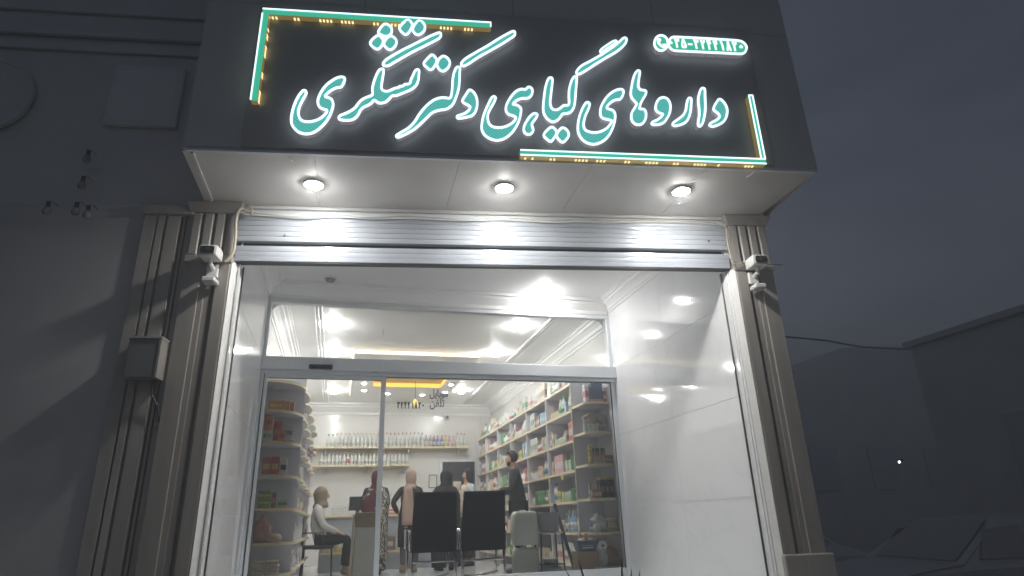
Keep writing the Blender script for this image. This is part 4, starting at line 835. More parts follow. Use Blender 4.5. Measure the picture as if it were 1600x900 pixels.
# bottles on the back wall
def bottles(x0, x1, z, plan, where):
    n_ = sum(c for c, *_ in plan); dx_ = (x1-x0)/n_; i = 0
    for c, col, cap, h, w_ in plan:
        lab = '%s %s' % (cname('bottle', col, cap), where)
        for k in range(c): product('bottle', col, cap, w_, w_, h*1.0, x0+dx_*(i+.5), BY-.19+.03*math.sin(i*1.7), z, 0, lab, 'bottle', lab if c > 1 else None); i += 1
bottles(qa.x+.28, qb.x-.03, BZ1, [(2, 'clear', 'black', .27, .075), (11, 'clear', 'gold', .29, .075), (6, 'clear', 'red', .30, .075), (5, 'clear', 'brown', .31, .075), (2, 'grey', 'red', .25, .07), (1, 'purple', 'red', .24, .07), (2, 'blue', 'red', .25, .07), (1, 'yellow', 'red', .25, .07), (2, 'pink', 'red', .24, .07), (3, 'clear', 'orange', .30, .07)], 'on the upper back wall shelf')
bottles(qc.x+.14, qd.x-.03, BZ2, [(7, 'clear', 'pink', .26, .072), (1, 'white', 'red', .27, .075), (9, 'clear', 'yellow', .25, .072), (4, 'clear', 'red', .26, .075), (3, 'clear', 'orange', .27, .07)], 'on the lower back wall shelf')
# ------------------------------------------------------------------ things on the back wall
q0 = onY(691, 722, BY); q1 = onY(748, 760, BY)
part_t = thing('dark_doorway', 'dark doorway opening with white trim in the back wall', 'doorway', (q0.x, BY, q0.z))
part('door_opening', MB().box((q0.x, BY-.03, 0), (q0.x+.72, BY-.004, q0.z)), mat('dark_void', (.045, .04, .05), .5), part_t)
part('door_trim', MB().box((q0.x-.07, BY-.045, 0), (q0.x-.001, BY-.002, q0.z+.06)), M_ALU, part_t); part('door_trim', MB().box((q0.x-.001, BY-.045, q0.z+.002), (q0.x+.72, BY-.002, q0.z+.06)), M_ALU, part_t)
def frame_(a, b, c, d, label, m=M_BLACK, th_=.012, paper=(.78, .79, .76), name='framed_notice'):
    p0, p1 = onY(a, b, BY), onY(c, d, BY); t_ = thing(name, label, 'notice', ((p0.x+p1.x)/2, BY, p1.z))
    x0, x1, z0_, z1_ = p0.x, p1.x, p1.z, p0.z
    part('paper', MB().box((x0+th_, BY-.012, z0_+th_), (x1-th_, BY-.003, z1_-th_)), mat('paper_'+name, paper, .6), t_)
    f = MB(); f.box((x0, BY-.02, z0_), (x0+th_, BY-.003, z1_)).box((x1-th_, BY-.02, z0_), (x1, BY-.003, z1_)).box((x0+th_, BY-.02, z1_-th_), (x1-th_, BY-.003, z1_)).box((x0+th_, BY-.02, z0_), (x1-th_, BY-.003, z0_+th_)); part('frame', f, m, t_)
frame_(670, 742, 682, 762, 'black framed certificate on the back wall left of the dark doorway')
frame_(655, 740, 667, 752, 'white unframed notice left of the black framed certificate', M_WHITEP, .004, (.70, .68, .66)); frame_(604, 746, 634, 772, 'pale blue printed poster on the back wall behind the women', M_WHITEP, .006, (.66, .72, .78))
q = onY(699, 652, BY-.1); t = thing('indoor_camera', 'white dome security camera high on the back wall', 'security camera', q)
part('camera_housing', MB().box((q.x-.06, BY-.1, q.z-.055), (q.x+.06, BY-.003, q.z+.05)), M_WHITEP, t, bevel=.015, seg=2); part('lens', MB(lambda a, b, c: Vector((a, c, b))).lathe((q.x, q.z, BY-.1), [(.035, 0), (.03, -.012), (.001, -.014)], 14), M_BLACK, t)
fp = MB(); p0, p1 = onY(704, 647, BY), onY(751, 697, BY); fp.box((p0.x, BY-.006, p0.z-.008), (p1.x, BY-.001, p0.z)); fp.box((p1.x-.006, BY-.006, p1.z), (p1.x, BY-.001, p0.z-.008)); part('cable_duct', fp, mat('duct_grey', (.45, .45, .45), .5), bld)

# ------------------------------------------------------------------ counter and clutter
ct = thing('reception_counter', 'pale blue grey counter with a beige top behind the customers', 'counter', (.9, 12.3, 0))
part('counter_top', MB().box((-.30, 12.0, .86), (2.15, 12.6, .90)), M_EDGE, ct, bevel=.005); part('front_panel', MB().box((-.26, 12.05, .0), (2.1, 12.09, .86)), mat('counter_front', (.50, .54, .62), .4), ct)
part('shelf_ledge', MB().box((-.24, 11.9, .28), (1.4, 12.045, .31)), M_EDGE, ct)
for k, (x, c_, h) in enumerate(((-.1, 'beige', .22), (.12, 'yellow', .20), (.9, 'brown', .22), (1.12, 'cream', .2))): product('box', c_, 'white', .2, .12, h, x, 11.96, .312, 0, '%s carton on the low ledge of the counter, %s from the left' % (c_, ORD[k]), 'carton')
cc = thing('monitor', 'black monitor seen from behind on the counter', 'monitor', (.33, 12.2, .9))
part('screen_back', MB().box((.20, 12.15, .98), (.50, 12.19, 1.22)), M_BLACK, cc, bevel=.008); part('stand', MB().box((.32, 12.16, .9), (.38, 12.22, 1.0)), M_BLACK, cc); part('foot', MB().box((.25, 12.1, .9), (.45, 12.28, .912)), M_BLACK, cc)
t = thing('wire_rack', 'small white wire rack on the counter beside the seated woman', 'rack', (.06, 12.2, .9))
for k in range(7): part('wire', MB().tube([(-.08+k*.045, 12.15, .902), (-.08+k*.045, 12.15, 1.06), (-.08+k*.045, 12.25, 1.06), (-.08+k*.045, 12.25, .902)], .004, 5), M_CHROME, t)
part('wire_rail', MB().tube([(-.09, 12.15, 1.04), (.20, 12.15, 1.04)], .005, 5), M_CHROME, t)
product('box', 'red', 'white', .2, .12, .08, .95, 12.2, .902, 0, 'red box on the counter between the two standing women', 'box'); product('box', 'pink', 'white', .12, .1, .06, 1.13, 12.15, .902, .2, 'pink box beside the red box on the counter', 'box')
# waiting chairs seen from behind
def waitchair(x, y, rz, label):
    t = thing('waiting_chair', label, 'chair', (x, y, 0), 'black waiting chairs behind the glass')
    sh_ = lambda mb, n_, m, **k: link(n_, mb.mesh(n_, m, **k), t)
    rg = []
    for i in range(8):
        z = .40+.66*i/7; yy = -.02-.10*(i/7)+.03*math.sin(math.pi*i/7); ww = .262-.010*(i/7)**3; th_ = .028
        rg.append([(-ww, yy-th_*.4, z), (-ww*.9, yy-th_, z), (0, yy-th_*1.15, z), (ww*.9, yy-th_, z), (ww, yy-th_*.4, z), (ww, yy+th_*.4, z), (ww*.9, yy+th_, z), (0, yy+th_*.8, z), (-ww*.9, yy+th_, z), (-ww, yy+th_*.4, z)])
    sh_(MB().rings(rg), 'backrest', M_LEATHER, smooth=True)
    sh_(MB().box((-.26, 0, .40), (.26, .50, .47)), 'seat', M_LEATHER, bevel=.03, seg=3)
    for s_ in (-1, 1):
        sh_(MB().tube([(s_*.25, -.05, 0), (s_*.25, .0, .25), (s_*.25, .01, .42)], .016, 10), 'leg', M_CHROME, smooth=True); sh_(MB().tube([(s_*.25, .46, 0), (s_*.25, .44, .42)], .016, 10), 'leg', M_CHROME, smooth=True)
        ar = sh_(MB().tube([(s_*.275, .02, .42), (s_*.285, .03, .64), (s_*.285, .38, .66), (s_*.275, .42, .44)], .014, 8), 'armrest', M_CHROME, smooth=True)
        ap = link('arm_pad', MB().box((s_*.285-.025, .06, .665), (s_*.285+.025, .36, .69)).mesh('arm_pad', M_BLACK, bevel=.01), ar)
    sh_(MB().tube([(-.25, .0, .30), (.25, .0, .30)], .012, 8), 'crossbar', M_CHROME)
    sh_(MB().tube([(-.25, -.03, .14), (.0, .2, .12), (.25, .42, .14)], .012, 8), 'crossbar', mat('grey_metal', (.4, .4, .38), .4, .5))
    t.rotation_euler = (0, 0, rz); return t
waitchair(1.115, 7.86, .03, 'black leatherette waiting chair with chrome legs, left of the pair behind the glass'); waitchair(1.70, 7.84, -.02, 'black leatherette waiting chair with chrome legs, right of the pair behind the glass')
# cream canisters
M_CAN = mat('cream_plastic', (.86, .85, .76), .4, 0, .05, 4)
def canister(z, label):
    t = thing('plastic_canister', label, 'canister', (2.215, 7.86, z), 'cream canisters stacked behind the glass')
    rg = []; H = .385
    for i, (k, zz) in enumerate(((.90, 0), (.98, .015), (1, .05), (1, .2), (.99, .31), (.95, .35), (.84, .375), (.70, H))):
        rg.append([(.157*k*abs(math.cos(a))**.35*(1 if math.cos(a) > 0 else -1), .10*k*abs(math.sin(a))**.35*(1 if math.sin(a) > 0 else -1), zz) for a in [2*math.pi*(j+.5)/20 for j in range(20)]])
    link('canister_body', MB().rings(rg).mesh('canister_body', M_CAN, smooth=True), t)
    link('screw_cap', MB().lathe((.08, 0, H-.005), [(.025, 0), (.025, .012), (.001, .012)], 12).mesh('screw_cap', M_WHITEP), t)
    link('handle', MB().tube([(-.06, 0, H-.01), (-.05, 0, H+.008), (.02, 0, H+.008), (.03, 0, H-.01)], .008, 6).mesh('handle', M_CAN), t)
canister(.02, 'cream plastic canister, lower one of the stacked pair'); canister(.435, 'cream plastic canister, upper one of the stacked pair')
# stool and basin
M_BLUE = mat('blue_enamel', (.04, .08, .16), .35)
st = thing('metal_stool', 'small dark blue metal stool carrying a grey basin', 'stool', (2.51, 7.84, 0))
for sx_ in (-.13, .13):
    for sy_ in (-.12, .12): part('leg', MB().tube([(2.51+sx_*1.15, 7.84+sy_*1.15, 0), (2.51+sx_, 7.84+sy_, .56)], .011, 6), M_BLUE, st)
part('seat', MB().box((2.365, 7.70, .555), (2.655, 7.98, .572)), M_WHITEP, st, bevel=.004); part('lower_shelf', MB().box((2.37, 7.71, .21), (2.65, 7.97, .222)), M_BLUE, st)
tag(solo('basin', MB().lathe((2.51, 7.84, .574), [(.001, 0), (.10, 0), (.112, .01), (.150, .21), (.165, .215), (.165, .225), (.148, .222), (.10, .02), (.001, .012)], 24), mat('grey_plastic', (.45, .47, .49), .35), (2.51, 7.84, .574), 'grey plastic basin on the dark blue stool', 'basin', smooth=True), 'grey plastic basin on the dark blue stool', 'basin')
solo('bowl', MB().lathe((2.50, 7.80, .224), [(.001, 0), (.07, 0), (.10, .05), (.105, .055), (.09, .05), (.001, .01)], 18), M_WHITEP, (2.50, 7.80, .224), 'white bowl on the lower shelf of the dark blue stool', 'bowl', smooth=True)
sack('bag', (2.53, 7.72, 0.002), .15, .07, .12, mat('green_print_bag', (.30, .42, .38), .4, 0, .6, 22, .3), 'green and white printed bag on the floor below the stool', 'bag', 21)
row('packet', 'yellow', None, (2.42, 2.47, 2.52), 7.98, .40, .04, .03, .07, 'yellow packet behind the dark blue stool', rz=0) if False else None
sh2 = thing('step_ladder', 'narrow dark blue folded stepladder leaning by the right shelving', 'ladder', (2.72, 7.9, 0))
for dx_ in (0, .03): part('rail', MB().tube([(2.80+dx_, 7.70+dx_, 0.002), (2.655+dx_, 8.0+dx_, .90)], .012, 6), M_BLUE, sh2)
for k in range(3): a = .2+k*.25; part('rung', MB().tube([(2.80-.145*a, 7.70+.3*a, .9*a), (2.83-.145*a, 7.73+.3*a, .9*a)], .008, 6), M_BLUE, sh2)
cr = thing('brown_carton', 'open brown cardboard carton on the floor by the right shelving', 'carton', (2.90, 7.60, 0))
part('carton_body', MB().box((2.76, 7.53, 0.002), (3.03, 7.72, .345)), mat('cardboard', (.36, .25, .15), .7, 0, .1, 10), cr, bevel=.004); part('carton_flap', MB().box((2.765, 7.515, .30), (3.025, 7.528, .345)), mat('cardboard', (.36, .25, .15), .7), cr)
bk = thing('plastic_basket', 'navy plastic basket of oddments on the brown carton', 'basket', (2.9, 7.6, .345))
part('basket_body', MB().rings([[(2.895+.12*k*a, 7.61+.075*k*b, z) for a, b in ((-1, -1), (1, -1), (1, 1), (-1, 1))] for k, z in ((.86, .348), (1.08, .45))]), mat('navy_plastic', (.03, .05, .12), .4), bk); part('basket_rim', MB().tube([(2.765, 7.528, .452), (3.025, 7.528, .452), (3.025, 7.692, .452), (2.765, 7.692, .452)], .007, 6, True), mat('navy_plastic', (.03, .05, .12), .4), bk)
for k in range(5):
    for j in range(2): part('basket_slot', MB().box((2.83+k*.028, 7.5345+.0*j, .38+j*.03), (2.85+k*.028, 7.5375, .395+j*.03)), M_WHITEP, bk)
sack('paper_roll', (2.86, 7.61, .453), .06, .05, .022, M_PLASTER, 'white crumpled paper in the navy basket', 'paper', 31); sack('cloth', (2.90, 7.61, .460), .032, .035, .05, PM['orange'], 'orange cloth standing up in the navy basket', 'cloth', 32); sack('paper_roll', (2.97, 7.61, .453), .05, .05, .02, M_PLASTER, 'white crumpled paper at the right end of the navy basket', 'paper', 33)
dr = thing('ribbon_spool', 'white spool with a dark hub hanging by the navy basket', 'spool', (3.02, 7.5, .42))
part('spool_disc', MB(lambda a, b, c: Vector((a, c, b))).lathe((3.07, .405, 7.49), [(.001, 0), (.055, 0), (.058, .01), (.055, .03), (.001, .03)], 20), M_WHITEP, dr); part('spool_hub', MB(lambda a, b, c: Vector((a, c, b))).lathe((3.07, .405, 7.484), [(.001, 0), (.016, 0), (.016, .005), (.001, .006)], 12), M_BLACK, dr)
sack('sack', (3.07, 7.52, .178), .055, .05, .13, mat('grey_sack', (.40, .39, .38), .6, 0, .2, 20, .4), 'grey sack hanging below the spool on the lowest corner shelf', 'sack', 14)
# podium
pd = thing('display_stand', 'cream tapered display stand with a brown top panel inside the door', 'stand', (.33, 7.9, 0))
def quad(x0, x1, x2, x3, z0, z1, y0, y1): return MB().add([(x0, y0, z0), (x1, y0, z0), (x1, y1, z0), (x0, y1, z0), (x2, y0, z1), (x3, y0, z1), (x3, y1, z1), (x2, y1, z1)], [(0, 3, 2, 1), (4, 5, 6, 7), (0, 1, 5, 4), (1, 2, 6, 5), (2, 3, 7, 6), (3, 0, 4, 7)])
part('stand_body', quad(.19, .50, .215, .435, .002, .70, 7.82, 8.0), mat('cream_board', (.86, .83, .74), .5), pd, bevel=.006)
part('stand_top', quad(.213, .437, .205, .43, .701, .86, 7.82, 8.0), mat('tan_panel', (.50, .40, .30), .5), pd, bevel=.005); part('stand_side', quad(.165, .188, .185, .203, .002, .84, 7.80, 8.0), M_EDGE, pd)

# ------------------------------------------------------------------ people
def skin(name, V_, E_, R_, m, parent, sub=1):
    me = bpy.data.meshes.new(name); me.from_pydata(V_, E_, []); o = bpy.data.objects.new(name, me); COL.objects.link(o)
    sm = o.modifiers.new('s', 'SKIN'); sm.use_smooth_shade = True; sm.branch_smoothing = .3
    for i, d in enumerate(me.skin_vertices[0].data): d.radius = (R_[i] if isinstance(R_[i], tuple) else (R_[i], R_[i])); d.use_root = (i == 0)
    o.modifiers.new('u', 'SUBSURF').levels = sub
    bpy.context.view_layer.update(); nm = bpy.data.meshes.new_from_object(o.evaluated_get(bpy.context.evaluated_depsgraph_get()))
    bpy.data.objects.remove(o); nm.name = name; nm.materials.clear(); nm.materials.append(m)
    for p_ in nm.polygons: p_.use_smooth = True
    return link(name, nm, parent) if parent is not None else link(name, nm)
def V3(*a): return Vector(a)
def person(x, y, rz, s, label, pose='stand', arms='down', clothes=None, hairc=(.02, .015, .012), beard=False, lean=0., build=1.):
    J = {}
    if pose == 'stand':
        J['pel'] = V3(0, 0, .95); J['sp'] = V3(0, .01+lean*.12, 1.14); J['ch'] = V3(0, .0+lean*.3, 1.33); J['nk'] = V3(0, .0+lean*.42, 1.46); J['hb'] = V3(0, .015+lean*.5, 1.53); J['hm'] = V3(0, .025+lean*.6, 1.61); J['ht'] = V3(0, .01+lean*.66, 1.685)
        legs = [[V3(s_*.09, 0, .90), V3(s_*.10, .015, .50), V3(s_*.10, -.01, .085), V3(s_*.11, .07, .045), V3(s_*.115, .15, .03)] for s_ in (-1, 1)]
    else:
        J['pel'] = V3(0, 0, .50); J['sp'] = V3(0, -.05, .70); J['ch'] = V3(0, -.04, .90); J['nk'] = V3(0, .0, 1.03); J['hb'] = V3(0, .03, 1.10); J['hm'] = V3(0, .05, 1.18); J['ht'] = V3(0, .035, 1.255)
        legs = [[V3(s_*.09, .06, .50), V3(s_*.11, .45, .53), V3(s_*.11, .45+.03*s_, .085), V3(s_*.115, .54+.03*s_, .045), V3(s_*.12, .60+.03*s_, .03)] for s_ in (-1, 1)]
    sh_ = J['ch']; arm = []
    for s_ in (-1, 1):
        a0 = sh_+V3(s_*.17, 0, .065)
        mode = arms if isinstance(arms, str) else arms[0 if s_ < 0 else 1]
        if mode == 'down': pts = [a0, a0+V3(s_*.06, -.02, -.27), a0+V3(s_*.075, .05, -.50)]
        elif mode == 'fwd': pts = [a0, a0+V3(s_*.05, .04, -.26), a0+V3(-s_*.03, .27, -.25)]
        elif mode == 'hip': pts = [a0, a0+V3(s_*.16, -.06, -.23), a0+V3(s_*.04, .06, -.42)]
        else: pts = [a0, a0+V3(s_*.04, .10, -.25), a0+V3(-s_*.02, .36, -.36)]                        # lap
        arm.append(pts)
    V_, E_, R_ = [], [], []
    def addv(p_, r, prev=None):
        V_.append(tuple(p_*s)); R_.append((r[0]*s, r[1]*s) if isinstance(r, tuple) else r*s)
        if prev is not None: E_.append((prev, len(V_)-1))
        return len(V_)-1
    pel = addv(J['pel'], (.13, .10)); sp = addv(J['sp'], (.115, .09), pel); ch = addv(J['ch'], (.13, .095), sp); nk = addv(J['nk'], .052, ch); hb = addv(J['hb'], (.058, .062), nk); hm = addv(J['hm'], (.072, .088), hb); addv(J['ht'], (.055, .065), hm)
    addv(J['hb']*.45+J['hm']*.55+V3(0, .098, 0), .013, hm)                                           # nose
    hands = []
    for k, pts in enumerate(arm):
        a = addv(pts[0], .052, ch); b = addv(pts[1], .038, a); c = addv(pts[2], .026, b)
        d = (pts[2]-pts[1]).normalized(); s_ = -1 if k == 0 else 1; side = d.cross(V3(0, 0, 1)); side = side.normalized() if side.length > .1 else V3(1, 0, 0)
        h_ = addv(pts[2]+d*.05, (.030, .018), c)
        for j in range(4):
            f0 = addv(pts[2]+d*.085+side*(.013*(j-1.5)), .0075, h_); L_ = (.055, .068, .062, .045)[j]; f1 = addv(pts[2]+d*(.085+L_*.5)+side*(.014*(j-1.5))+V3(0, 0, -.006), .007, f0); addv(pts[2]+d*(.085+L_*.9)+side*(.014*(j-1.5))+V3(0, 0, -.02), .006, f1)
        t0 = addv(pts[2]+d*.045+side*(.034), .009, h_); addv(pts[2]+d*.08+side*.044+V3(0, 0, -.008), .007, t0)
    for L_ in legs:
        p_ = pel
        for q_, r in zip(L_, (.085, .056, .036, .034, .024)): p_ = addv(q_, r, p_)
    t = skin('person', V_, E_, R_, M_SKIN, None); t.location = (x, y, 0); t.rotation_euler = (0, 0, rz); tag(t, label, 'person'); ORG[t] = Vector((x, y, 0))
    C_ = clothes or {}
    if 'top' in C_:
        m, long_ = C_['top']; v, e, r = [], [], []
        def av(p_, rr, prev=None):
            v.append(tuple(p_*s)); r.append((rr[0]*s*build, rr[1]*s*build) if isinstance(rr, tuple) else rr*s*build)
            if prev is not None: e.append((prev, len(v)-1))
            return len(v)-1
        a = av(J['ch']+V3(0, -.005, .0), (.158, .118)); av(J['nk']+V3(0, 0, .0), .066, a); b = av(J['sp'], (.145, .115), a); c = av(J['pel']+V3(0, 0, -.02), (.158, .128), b)
        if pose == 'sit': av(J['pel']+V3(0, .17, .055), (.165, .105), c); av(J['pel']+V3(0, -.03, -.02), (.165, .125), c)
        elif not long_: av(J['pel']+V3(0, 0, -.10), (.16, .13), c)
        if long_: d = av(J['pel']+V3(0, 0, -.16), (.165, .135), c); av(J['pel']+V3(0, 0, -.16-long_), (.17, .14), d)
        for pts in arm: q_ = av(pts[0]+V3(0, 0, .0), .070, a); q_ = av(pts[1], .056, q_); av(pts[1]+(pts[2]-pts[1])*.9, .042, q_)
        skin('shirt' if not long_ else 'coat', v, e, r, m, t)
    if 'legs' in C_:
        v, e, r = [], [], []
        v.append(tuple(J['pel']*s)); r.append((.145*s, .12*s))
        for L_ in legs:
            p_ = 0
            for q_, rr in ((L_[0], .105), (L_[1], .078), (L_[1]*.4+L_[2]*.6, .068), (L_[2]+V3(0, 0, .03), .062)): v.append(tuple(q_*s)); r.append(rr*s); e.append((p_, len(v)-1)); p_ = len(v)-1
        skin('trousers', v, e, r, C_['legs'], t)
    for L_ in legs:
        rg = []
        for q_, a_, b_ in ((L_[2]+V3(0, -.045, -.05), .030, .04), (L_[2]+V3(0, 0, -.04), .046, .06), (L_[3], .05, .05), (L_[4]+V3(0, .03, 0), .045, .035), (L_[4]+V3(0, .06, -.005), .02, .02)):
            rg.append([((q_.x+a_*math.cos(u)), q_.y, max(.004, q_.z+b_*math.sin(u))) for u in [2*math.pi*j/10 for j in range(10)]])
        link('shoe', MB().rings([[(a*s, b*s, max(c*s, .003)) for a, b, c in q_] for q_ in rg]).mesh('shoe', C_.get('shoe', M_BLACK), smooth=True), t)
    def robe(name, prof, m, folds=.0, nf=9, n=40):               # prof: (z, cx, cy, rx, ry)
        rg = [[((cx+rx*(1+folds*(1-z/1.6)*math.sin(nf*u+z*2))*math.cos(u))*s, (cy+ry*(1+folds*(1-z/1.6)*math.sin(nf*u+z*2+1))*math.sin(u))*s, z*s) for u in [2*math.pi*j/n for j in range(n)]] for z, cx, cy, rx, ry in prof]
        return link(name, MB().rings(rg).mesh(name, m, smooth=True), t)
    if 'robe' in C_: robe('robe', C_['robe'][1], C_['robe'][0], .10)
    if 'scarf' in C_:
        m, prof = C_['scarf']; robe('headscarf', prof, m, .03, 7)
    if 'tail' in C_:
        m, x0, y0, z0, z1, w_ = C_['tail']; rg = []
        for i in range(9):
            k = i/8; z = z0+(z1-z0)*k; ww = w_*(.8+.35*math.sin(k*2.2)); rg.append([(x0+ww*math.cos(u)*(1+.12*math.sin(5*u)), y0-.03*math.sin(k*3)+.030*math.sin(u), z) for u in [2*math.pi*j/20 for j in range(20)]])
        link('scarf_tail', MB().rings([[(a*s, b*s, c*s) for a, b, c in q_] for q_ in rg]).mesh('scarf_tail', m, smooth=True), t)
    if 'hair' in C_:
        hm_, ht_ = J['hm'], J['ht']; bm = bmesh.new(); bmesh.ops.create_icosphere(bm, subdivisions=3, radius=1)
        rr = random.Random(3)
        for v_ in bm.verts:
            if v_.co.y > .25 and v_.co.z < .52: v_.co.y = .25+(v_.co.y-.25)*.1; v_.co *= .86
            v_.co *= 1+rr.uniform(-.02, .03); c0 = hm_+V3(0, -.012, .03); v_.co = Vector(((c0.x+v_.co.x*.086), (c0.y+v_.co.y*.105), (c0.z+v_.co.z*.098)))*s
        me = bpy.data.meshes.new('hair'); bm.to_mesh(me); bm.free(); me.materials.append(mat('dark_hair', hairc, .6, 0, .3, 60, .5)); [setattr(p_, 'use_smooth', True) for p_ in me.polygons]; link('hair', me, t)
    if beard:
        b0 = J['hb']+V3(0, .05, .005); rg = [[((b0.x+rx*math.cos(u))*s, (b0.y+.0+ry*math.sin(u))*s, (b0.z+dz)*s) for u in [2*math.pi*j/14 for j in range(14)]] for dz, rx, ry in ((-.034, .022, .022), (-.018, .045, .038), (.008, .060, .044), (.026, .066, .030))]
        link('beard', MB().rings(rg).mesh('beard', mat('dark_hair', hairc, .6), smooth=True), t)
    fc = J['hm']+V3(0, .088, -.005)
    for s_ in (-1, 1):
        link('eye', MB().lathe(((fc.x+s_*.03)*s, (fc.y-.004)*s, (fc.z+.008)*s-.006), [(.001, 0), (.008, .004), (.008, .009), (.001, .013)], 8).mesh('eye', M_LENS, smooth=True), t)
        if 'scarf' not in C_: link('ear', MB().box(((J['hm'].x+s_*.078)*s-.006, (J['hm'].y-.01)*s, (J['hm'].z-.04)*s), ((J['hm'].x+s_*.078)*s+.006, (J['hm'].y+.025)*s, (J['hm'].z+.02)*s)).mesh('ear', M_SKIN, bevel=.006), t)
    link('mouth', MB().box(((fc.x-.02)*s, (fc.y-.012)*s, (fc.z-.062)*s), ((fc.x+.02)*s, (fc.y+.0)*s, (fc.z-.052)*s)).mesh('mouth', mat('lips', (.38, .14, .12), .5), bevel=.002), t)
    return t
def hijab(hy=.0, hz=0., flare=.17, low=1.32):                   # standing, seen from behind
    return [(low+hz, 0, hy, flare, .13), (low+.07+hz, 0, hy, flare*.92, .12), (1.44+hz, 0, hy-.005, .115, .10), (1.50+hz, 0, hy-.01, .088, .098), (1.56+hz, 0, hy-.015, .098, .108), (1.63+hz, 0, hy-.012, .102, .110), (1.69+hz, 0, hy-.015, .086, .092), (1.725+hz, 0, hy-.02, .05, .055), (1.735+hz, 0, hy-.02, .012, .015)]
MC = lambda n_, c, v=.12, sc=12: mat(n_, c, .85, 0, v, sc, .2, spec=.2)
M_BLK = MC('black_cloth', (.04, .04, .045)); M_BEI = MC('khaki_scarf', (.27, .235, .17)); M_PNK = MC('dusty_pink_scarf', (.46, .33, .27)); M_MAR = MC('maroon_scarf', (.11, .03, .036)); M_GRY = MC('dark_grey_shirt', (.06, .06, .068)); M_WCL = MC('pale_grey_blouse', (.58, .57, .55))
def pattern():
    m = mat('patterned_chador', (.03, .03, .032), .85, 0, .1); n = m.node_tree; b = n.nodes['Principled BSDF']; v = n.nodes.new('ShaderNodeTexVoronoi'); v.inputs['Scale'].default_value = 52
    tc = n.nodes.new('ShaderNodeTexCoord'); mp = n.nodes.new('ShaderNodeMapping'); mp.inputs['Scale'].default_value = (1, 1, .45); n.links.new(tc.outputs['Object'], mp.inputs[0]); n.links.new(mp.outputs[0], v.inputs['Vector'])
    cr = n.nodes.new('ShaderNodeValToRGB'); cr.color_ramp.interpolation = 'CONSTANT'; cr.color_ramp.elements[0].color = (.66, .62, .52, 1); cr.color_ramp.elements[1].position = .46; cr.color_ramp.elements[1].color = (.025, .025, .03, 1)
    n.links.new(v.outputs['Distance'], cr.inputs[0]); n.links.new(cr.outputs[0], b.inputs['Base Color']); return m
M_PAT = pattern()
PI = math.pi
# seated woman, facing right
q = onY(503, 780, 11.2)
sw = person(-.27, 11.2, -PI/2, 1.03, 'seated woman in profile with khaki headscarf, pale blouse and black trousers', 'sit', 'lap',
    {'top': (M_WCL, 0), 'legs': M_BLK, 'shoe': MC('tan_shoe', (.30, .24, .18)), 'scarf': (M_BEI, [(.985, 0, .0, .125, .115), (1.02, 0, .01, .125, .12), (1.06, 0, .012, .098, .10), (1.11, 0, -.002, .096, .098), (1.18, 0, -.006, .112, .112), (1.24, 0, .0, .10, .105), (1.29, 0, .0, .062, .068), (1.31, 0, .0, .02, .02)])}, build=1.12)
chh = thing('office_chair', 'black chair under the seated woman', 'chair', (-.27, 11.2, 0))
def cpart(n_, mb, m, **k): return link(n_, mb.mesh(n_, m, **k), chh)
cpart('seat', MB().box((-.24, -.24, .40), (.26, .24, .455)), M_BLACK, bevel=.02, seg=2); cpart('backrest', MB().box((-.27, -.2, .52), (-.235, .2, .86)), M_BLACK, bevel=.015, seg=2)
for a, b in ((-.2, -.2), (.22, -.2), (-.2, .2), (.22, .2)): cpart('leg', MB().tube([(a*1.1, b*1.1, 0), (a, b, .41)], .012, 8), M_BLACK)
cpart('back_post', MB().tube([(-.22, .0, .42), (-.262, 0, .6)], .014, 6), M_BLACK); cpart('armrest', MB().tube([(-.25, -.25, .45), (-.24, -.26, .64), (.08, -.26, .64), (.10, -.25, .45)], .012, 6), M_BLACK)
# woman with patterned chador
cham = [(.06, 0, 0, .21, .19), (.3, 0, 0, .225, .20), (.6, 0, 0, .225, .20), (.9, 0, 0, .22, .19), (1.15, 0, 0, .235, .165), (1.30, 0, 0, .225, .14), (1.40, 0, 0, .17, .115), (1.45, 0, 0, .09, .08)]
q = onZ(596, 893, 0)
person(.60, 10.95, .1, .905, 'standing woman from behind in maroon headscarf and long black and white patterned chador', 'stand', 'fwd', {'robe': (M_PAT, cham), 'scarf': (M_MAR, [(.86, -.12, -.05, .12, .12), (1.05, -.11, -.04, .145, .14), (1.22, -.07, -.02, .16, .145), (1.36, -.02, 0, .15, .125)]+hijab(0, 0, .19, 1.18)[2:]), 'top': (M_BLK, 0)})
# woman with pink scarf and black coat
coat = [(.42, 0, 0, .20, .17), (.7, 0, 0, .21, .18), (.95, 0, 0, .20, .16), (1.15, 0, 0, .17, .135), (1.30, 0, 0, .19, .13), (1.40, 0, 0, .16, .11), (1.45, 0, 0, .08, .07)]
person(1.16, 10.95, .05, .905, 'standing woman from behind in black coat with long dusty pink scarf down her back', 'stand', ('hip', 'fwd'), {'robe': (M_BLK, coat), 'top': (M_BLK, 0), 'legs': MC('grey_trousers', (.12, .12, .12)), 'scarf': (M_PNK, hijab(0, 0, .11, 1.40)), 'tail': (M_PNK, -.075, -.17, 1.44, .78, .085), 'shoe': MC('tan_shoe', (.30, .24, .18))})
# woman in black
person(1.76, 11.0, .30, .905, 'woman in all black chador from behind, leaning to the counter above the left chair', 'stand', ('hip', 'fwd'), {'robe': (M_BLK, [(z, a, b, c*1.18, d*1.1) for z, a, b, c, d in cham]), 'top': (M_BLK, 0), 'scarf': (M_BLK, [(z, a, b, c*1.15, d*1.1) for z, a, b, c, d in hijab(.02, 0, .22, 1.22)])}, lean=.04, build=1.15)
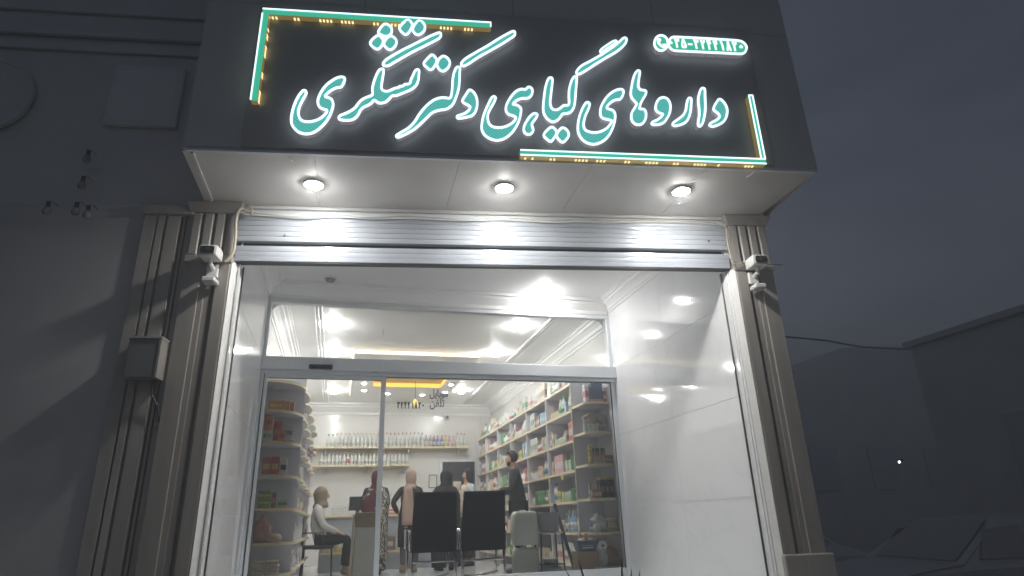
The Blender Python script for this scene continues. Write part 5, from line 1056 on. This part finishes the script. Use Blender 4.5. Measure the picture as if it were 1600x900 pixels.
# assistant in beige vest
asst = person(2.30, 11.9, PI*.62, .96, 'young woman in black scarf, beige vest and pale blue sleeves, facing left', 'stand', 'fwd', {'top': (MC('pale_blue_sleeve', (.56, .62, .66)), 0), 'legs': M_BLK, 'scarf': (M_BLK, [(1.30, 0, -.09, .12, .06), (1.38, 0, -.06, .11, .07), (1.46, 0, -.035, .088, .07), (1.54, 0, -.02, .092, .088), (1.62, 0, -.018, .1, .095), (1.69, 0, -.02, .085, .085), (1.725, 0, -.02, .05, .055), (1.735, 0, -.02, .012, .015)])})
rgv = [[(rx*.96*math.cos(u), ry*.96*math.sin(u), z*.96) for u in [2*PI*j/24 for j in range(24)]] for z, rx, ry in ((.85, .17, .14), (1.0, .165, .135), (1.2, .165, .13), (1.34, .17, .13), (1.42, .11, .09))]
link('vest', MB().rings(rgv).mesh('vest', MC('beige_vest', (.58, .50, .42)), smooth=True), asst)
q = onY(717, 757, 11.55); product('pouch', 'beige', None, .16, .08, .15, q.x-.03, 11.55, q.z-.10, .3, 'brown paper bag held between the woman in black and the assistant', 'paper bag')
# man at the shelves
person(2.67, 9.75, PI*.40, 1.01, 'bearded man with black hair and dark grey shirt looking down beside the right shelving', 'stand', 'fwd', {'top': (M_GRY, 0), 'legs': M_BLK, 'hair': 1}, beard=True, lean=.12, build=1.16)
# ------------------------------------------------------------------ plant by the steps
pl = thing('potted_plant', 'spiky dark leaved potted plant below the entrance, only its leaf tips in view', 'potted plant', (1.45, 3.1, -.80))
px_, py_ = 1.45, 3.1
part('pot', MB().lathe((px_, py_, -.80), [(.001, 0), (.13, 0), (.15, .02), (.19, .34), (.21, .35), (.21, .38), (.18, .38), (.17, .34), (.001, .34)], 24), mat('pot_clay', (.30, .20, .15), .7), pl, smooth=True)
M_LEAF = mat('spiky_leaf', (.035, .05, .03), .4, 0, .3, 12)
for k, (a, b, a0, b0) in enumerate(((904, 875, 915, 915), (884, 890, 905, 918), (972, 871, 962, 915), (987, 888, 972, 918), (1000, 890, 985, 915), (935, 905, 935, 930), (860, 905, 895, 935), (1020, 905, 985, 940))):
    tip = onY(a, b, py_-.12+.05*k*.6); base = Vector((px_+(-.05+.014*k), py_+.02*(k % 3-1), -.46)); mid = onY(a0, b0, py_-.06); mid = mid.lerp((tip+base)/2, .15)
    rg = []
    for i in range(9):
        t_ = i/8; p_ = (base*(1-t_)**2+mid*2*t_*(1-t_)*1.0+tip*t_*t_); w_ = .016*(1-t_)**.7+.0008
        rg.append([(p_.x-w_, p_.y, p_.z), (p_.x, p_.y-w_*.35, p_.z-w_*.2), (p_.x+w_, p_.y, p_.z), (p_.x, p_.y+w_*.15, p_.z)])
    part('leaf', MB().rings(rg), M_LEAF, pl)

# ------------------------------------------------------------------ veil volume added to lift the blacks, no real mist
hz = link('added_haze', MB().box((-142, -142, -2.2), (142, 142, 8.2)).mesh('added_haze', None)); hz['kind'] = 'stuff'
hm = bpy.data.materials.new('added_haze'); hm.use_nodes = True; hn = hm.node_tree; hn.nodes.clear(); pv = hn.nodes.new('ShaderNodeVolumePrincipled'); ho = hn.nodes.new('ShaderNodeOutputMaterial')
pv.inputs['Color'].default_value = (.86, .88, .92, 1); pv.inputs['Density'].default_value = .023; hn.links.new(pv.outputs[0], ho.inputs['Volume']); hz.data.materials.append(hm)
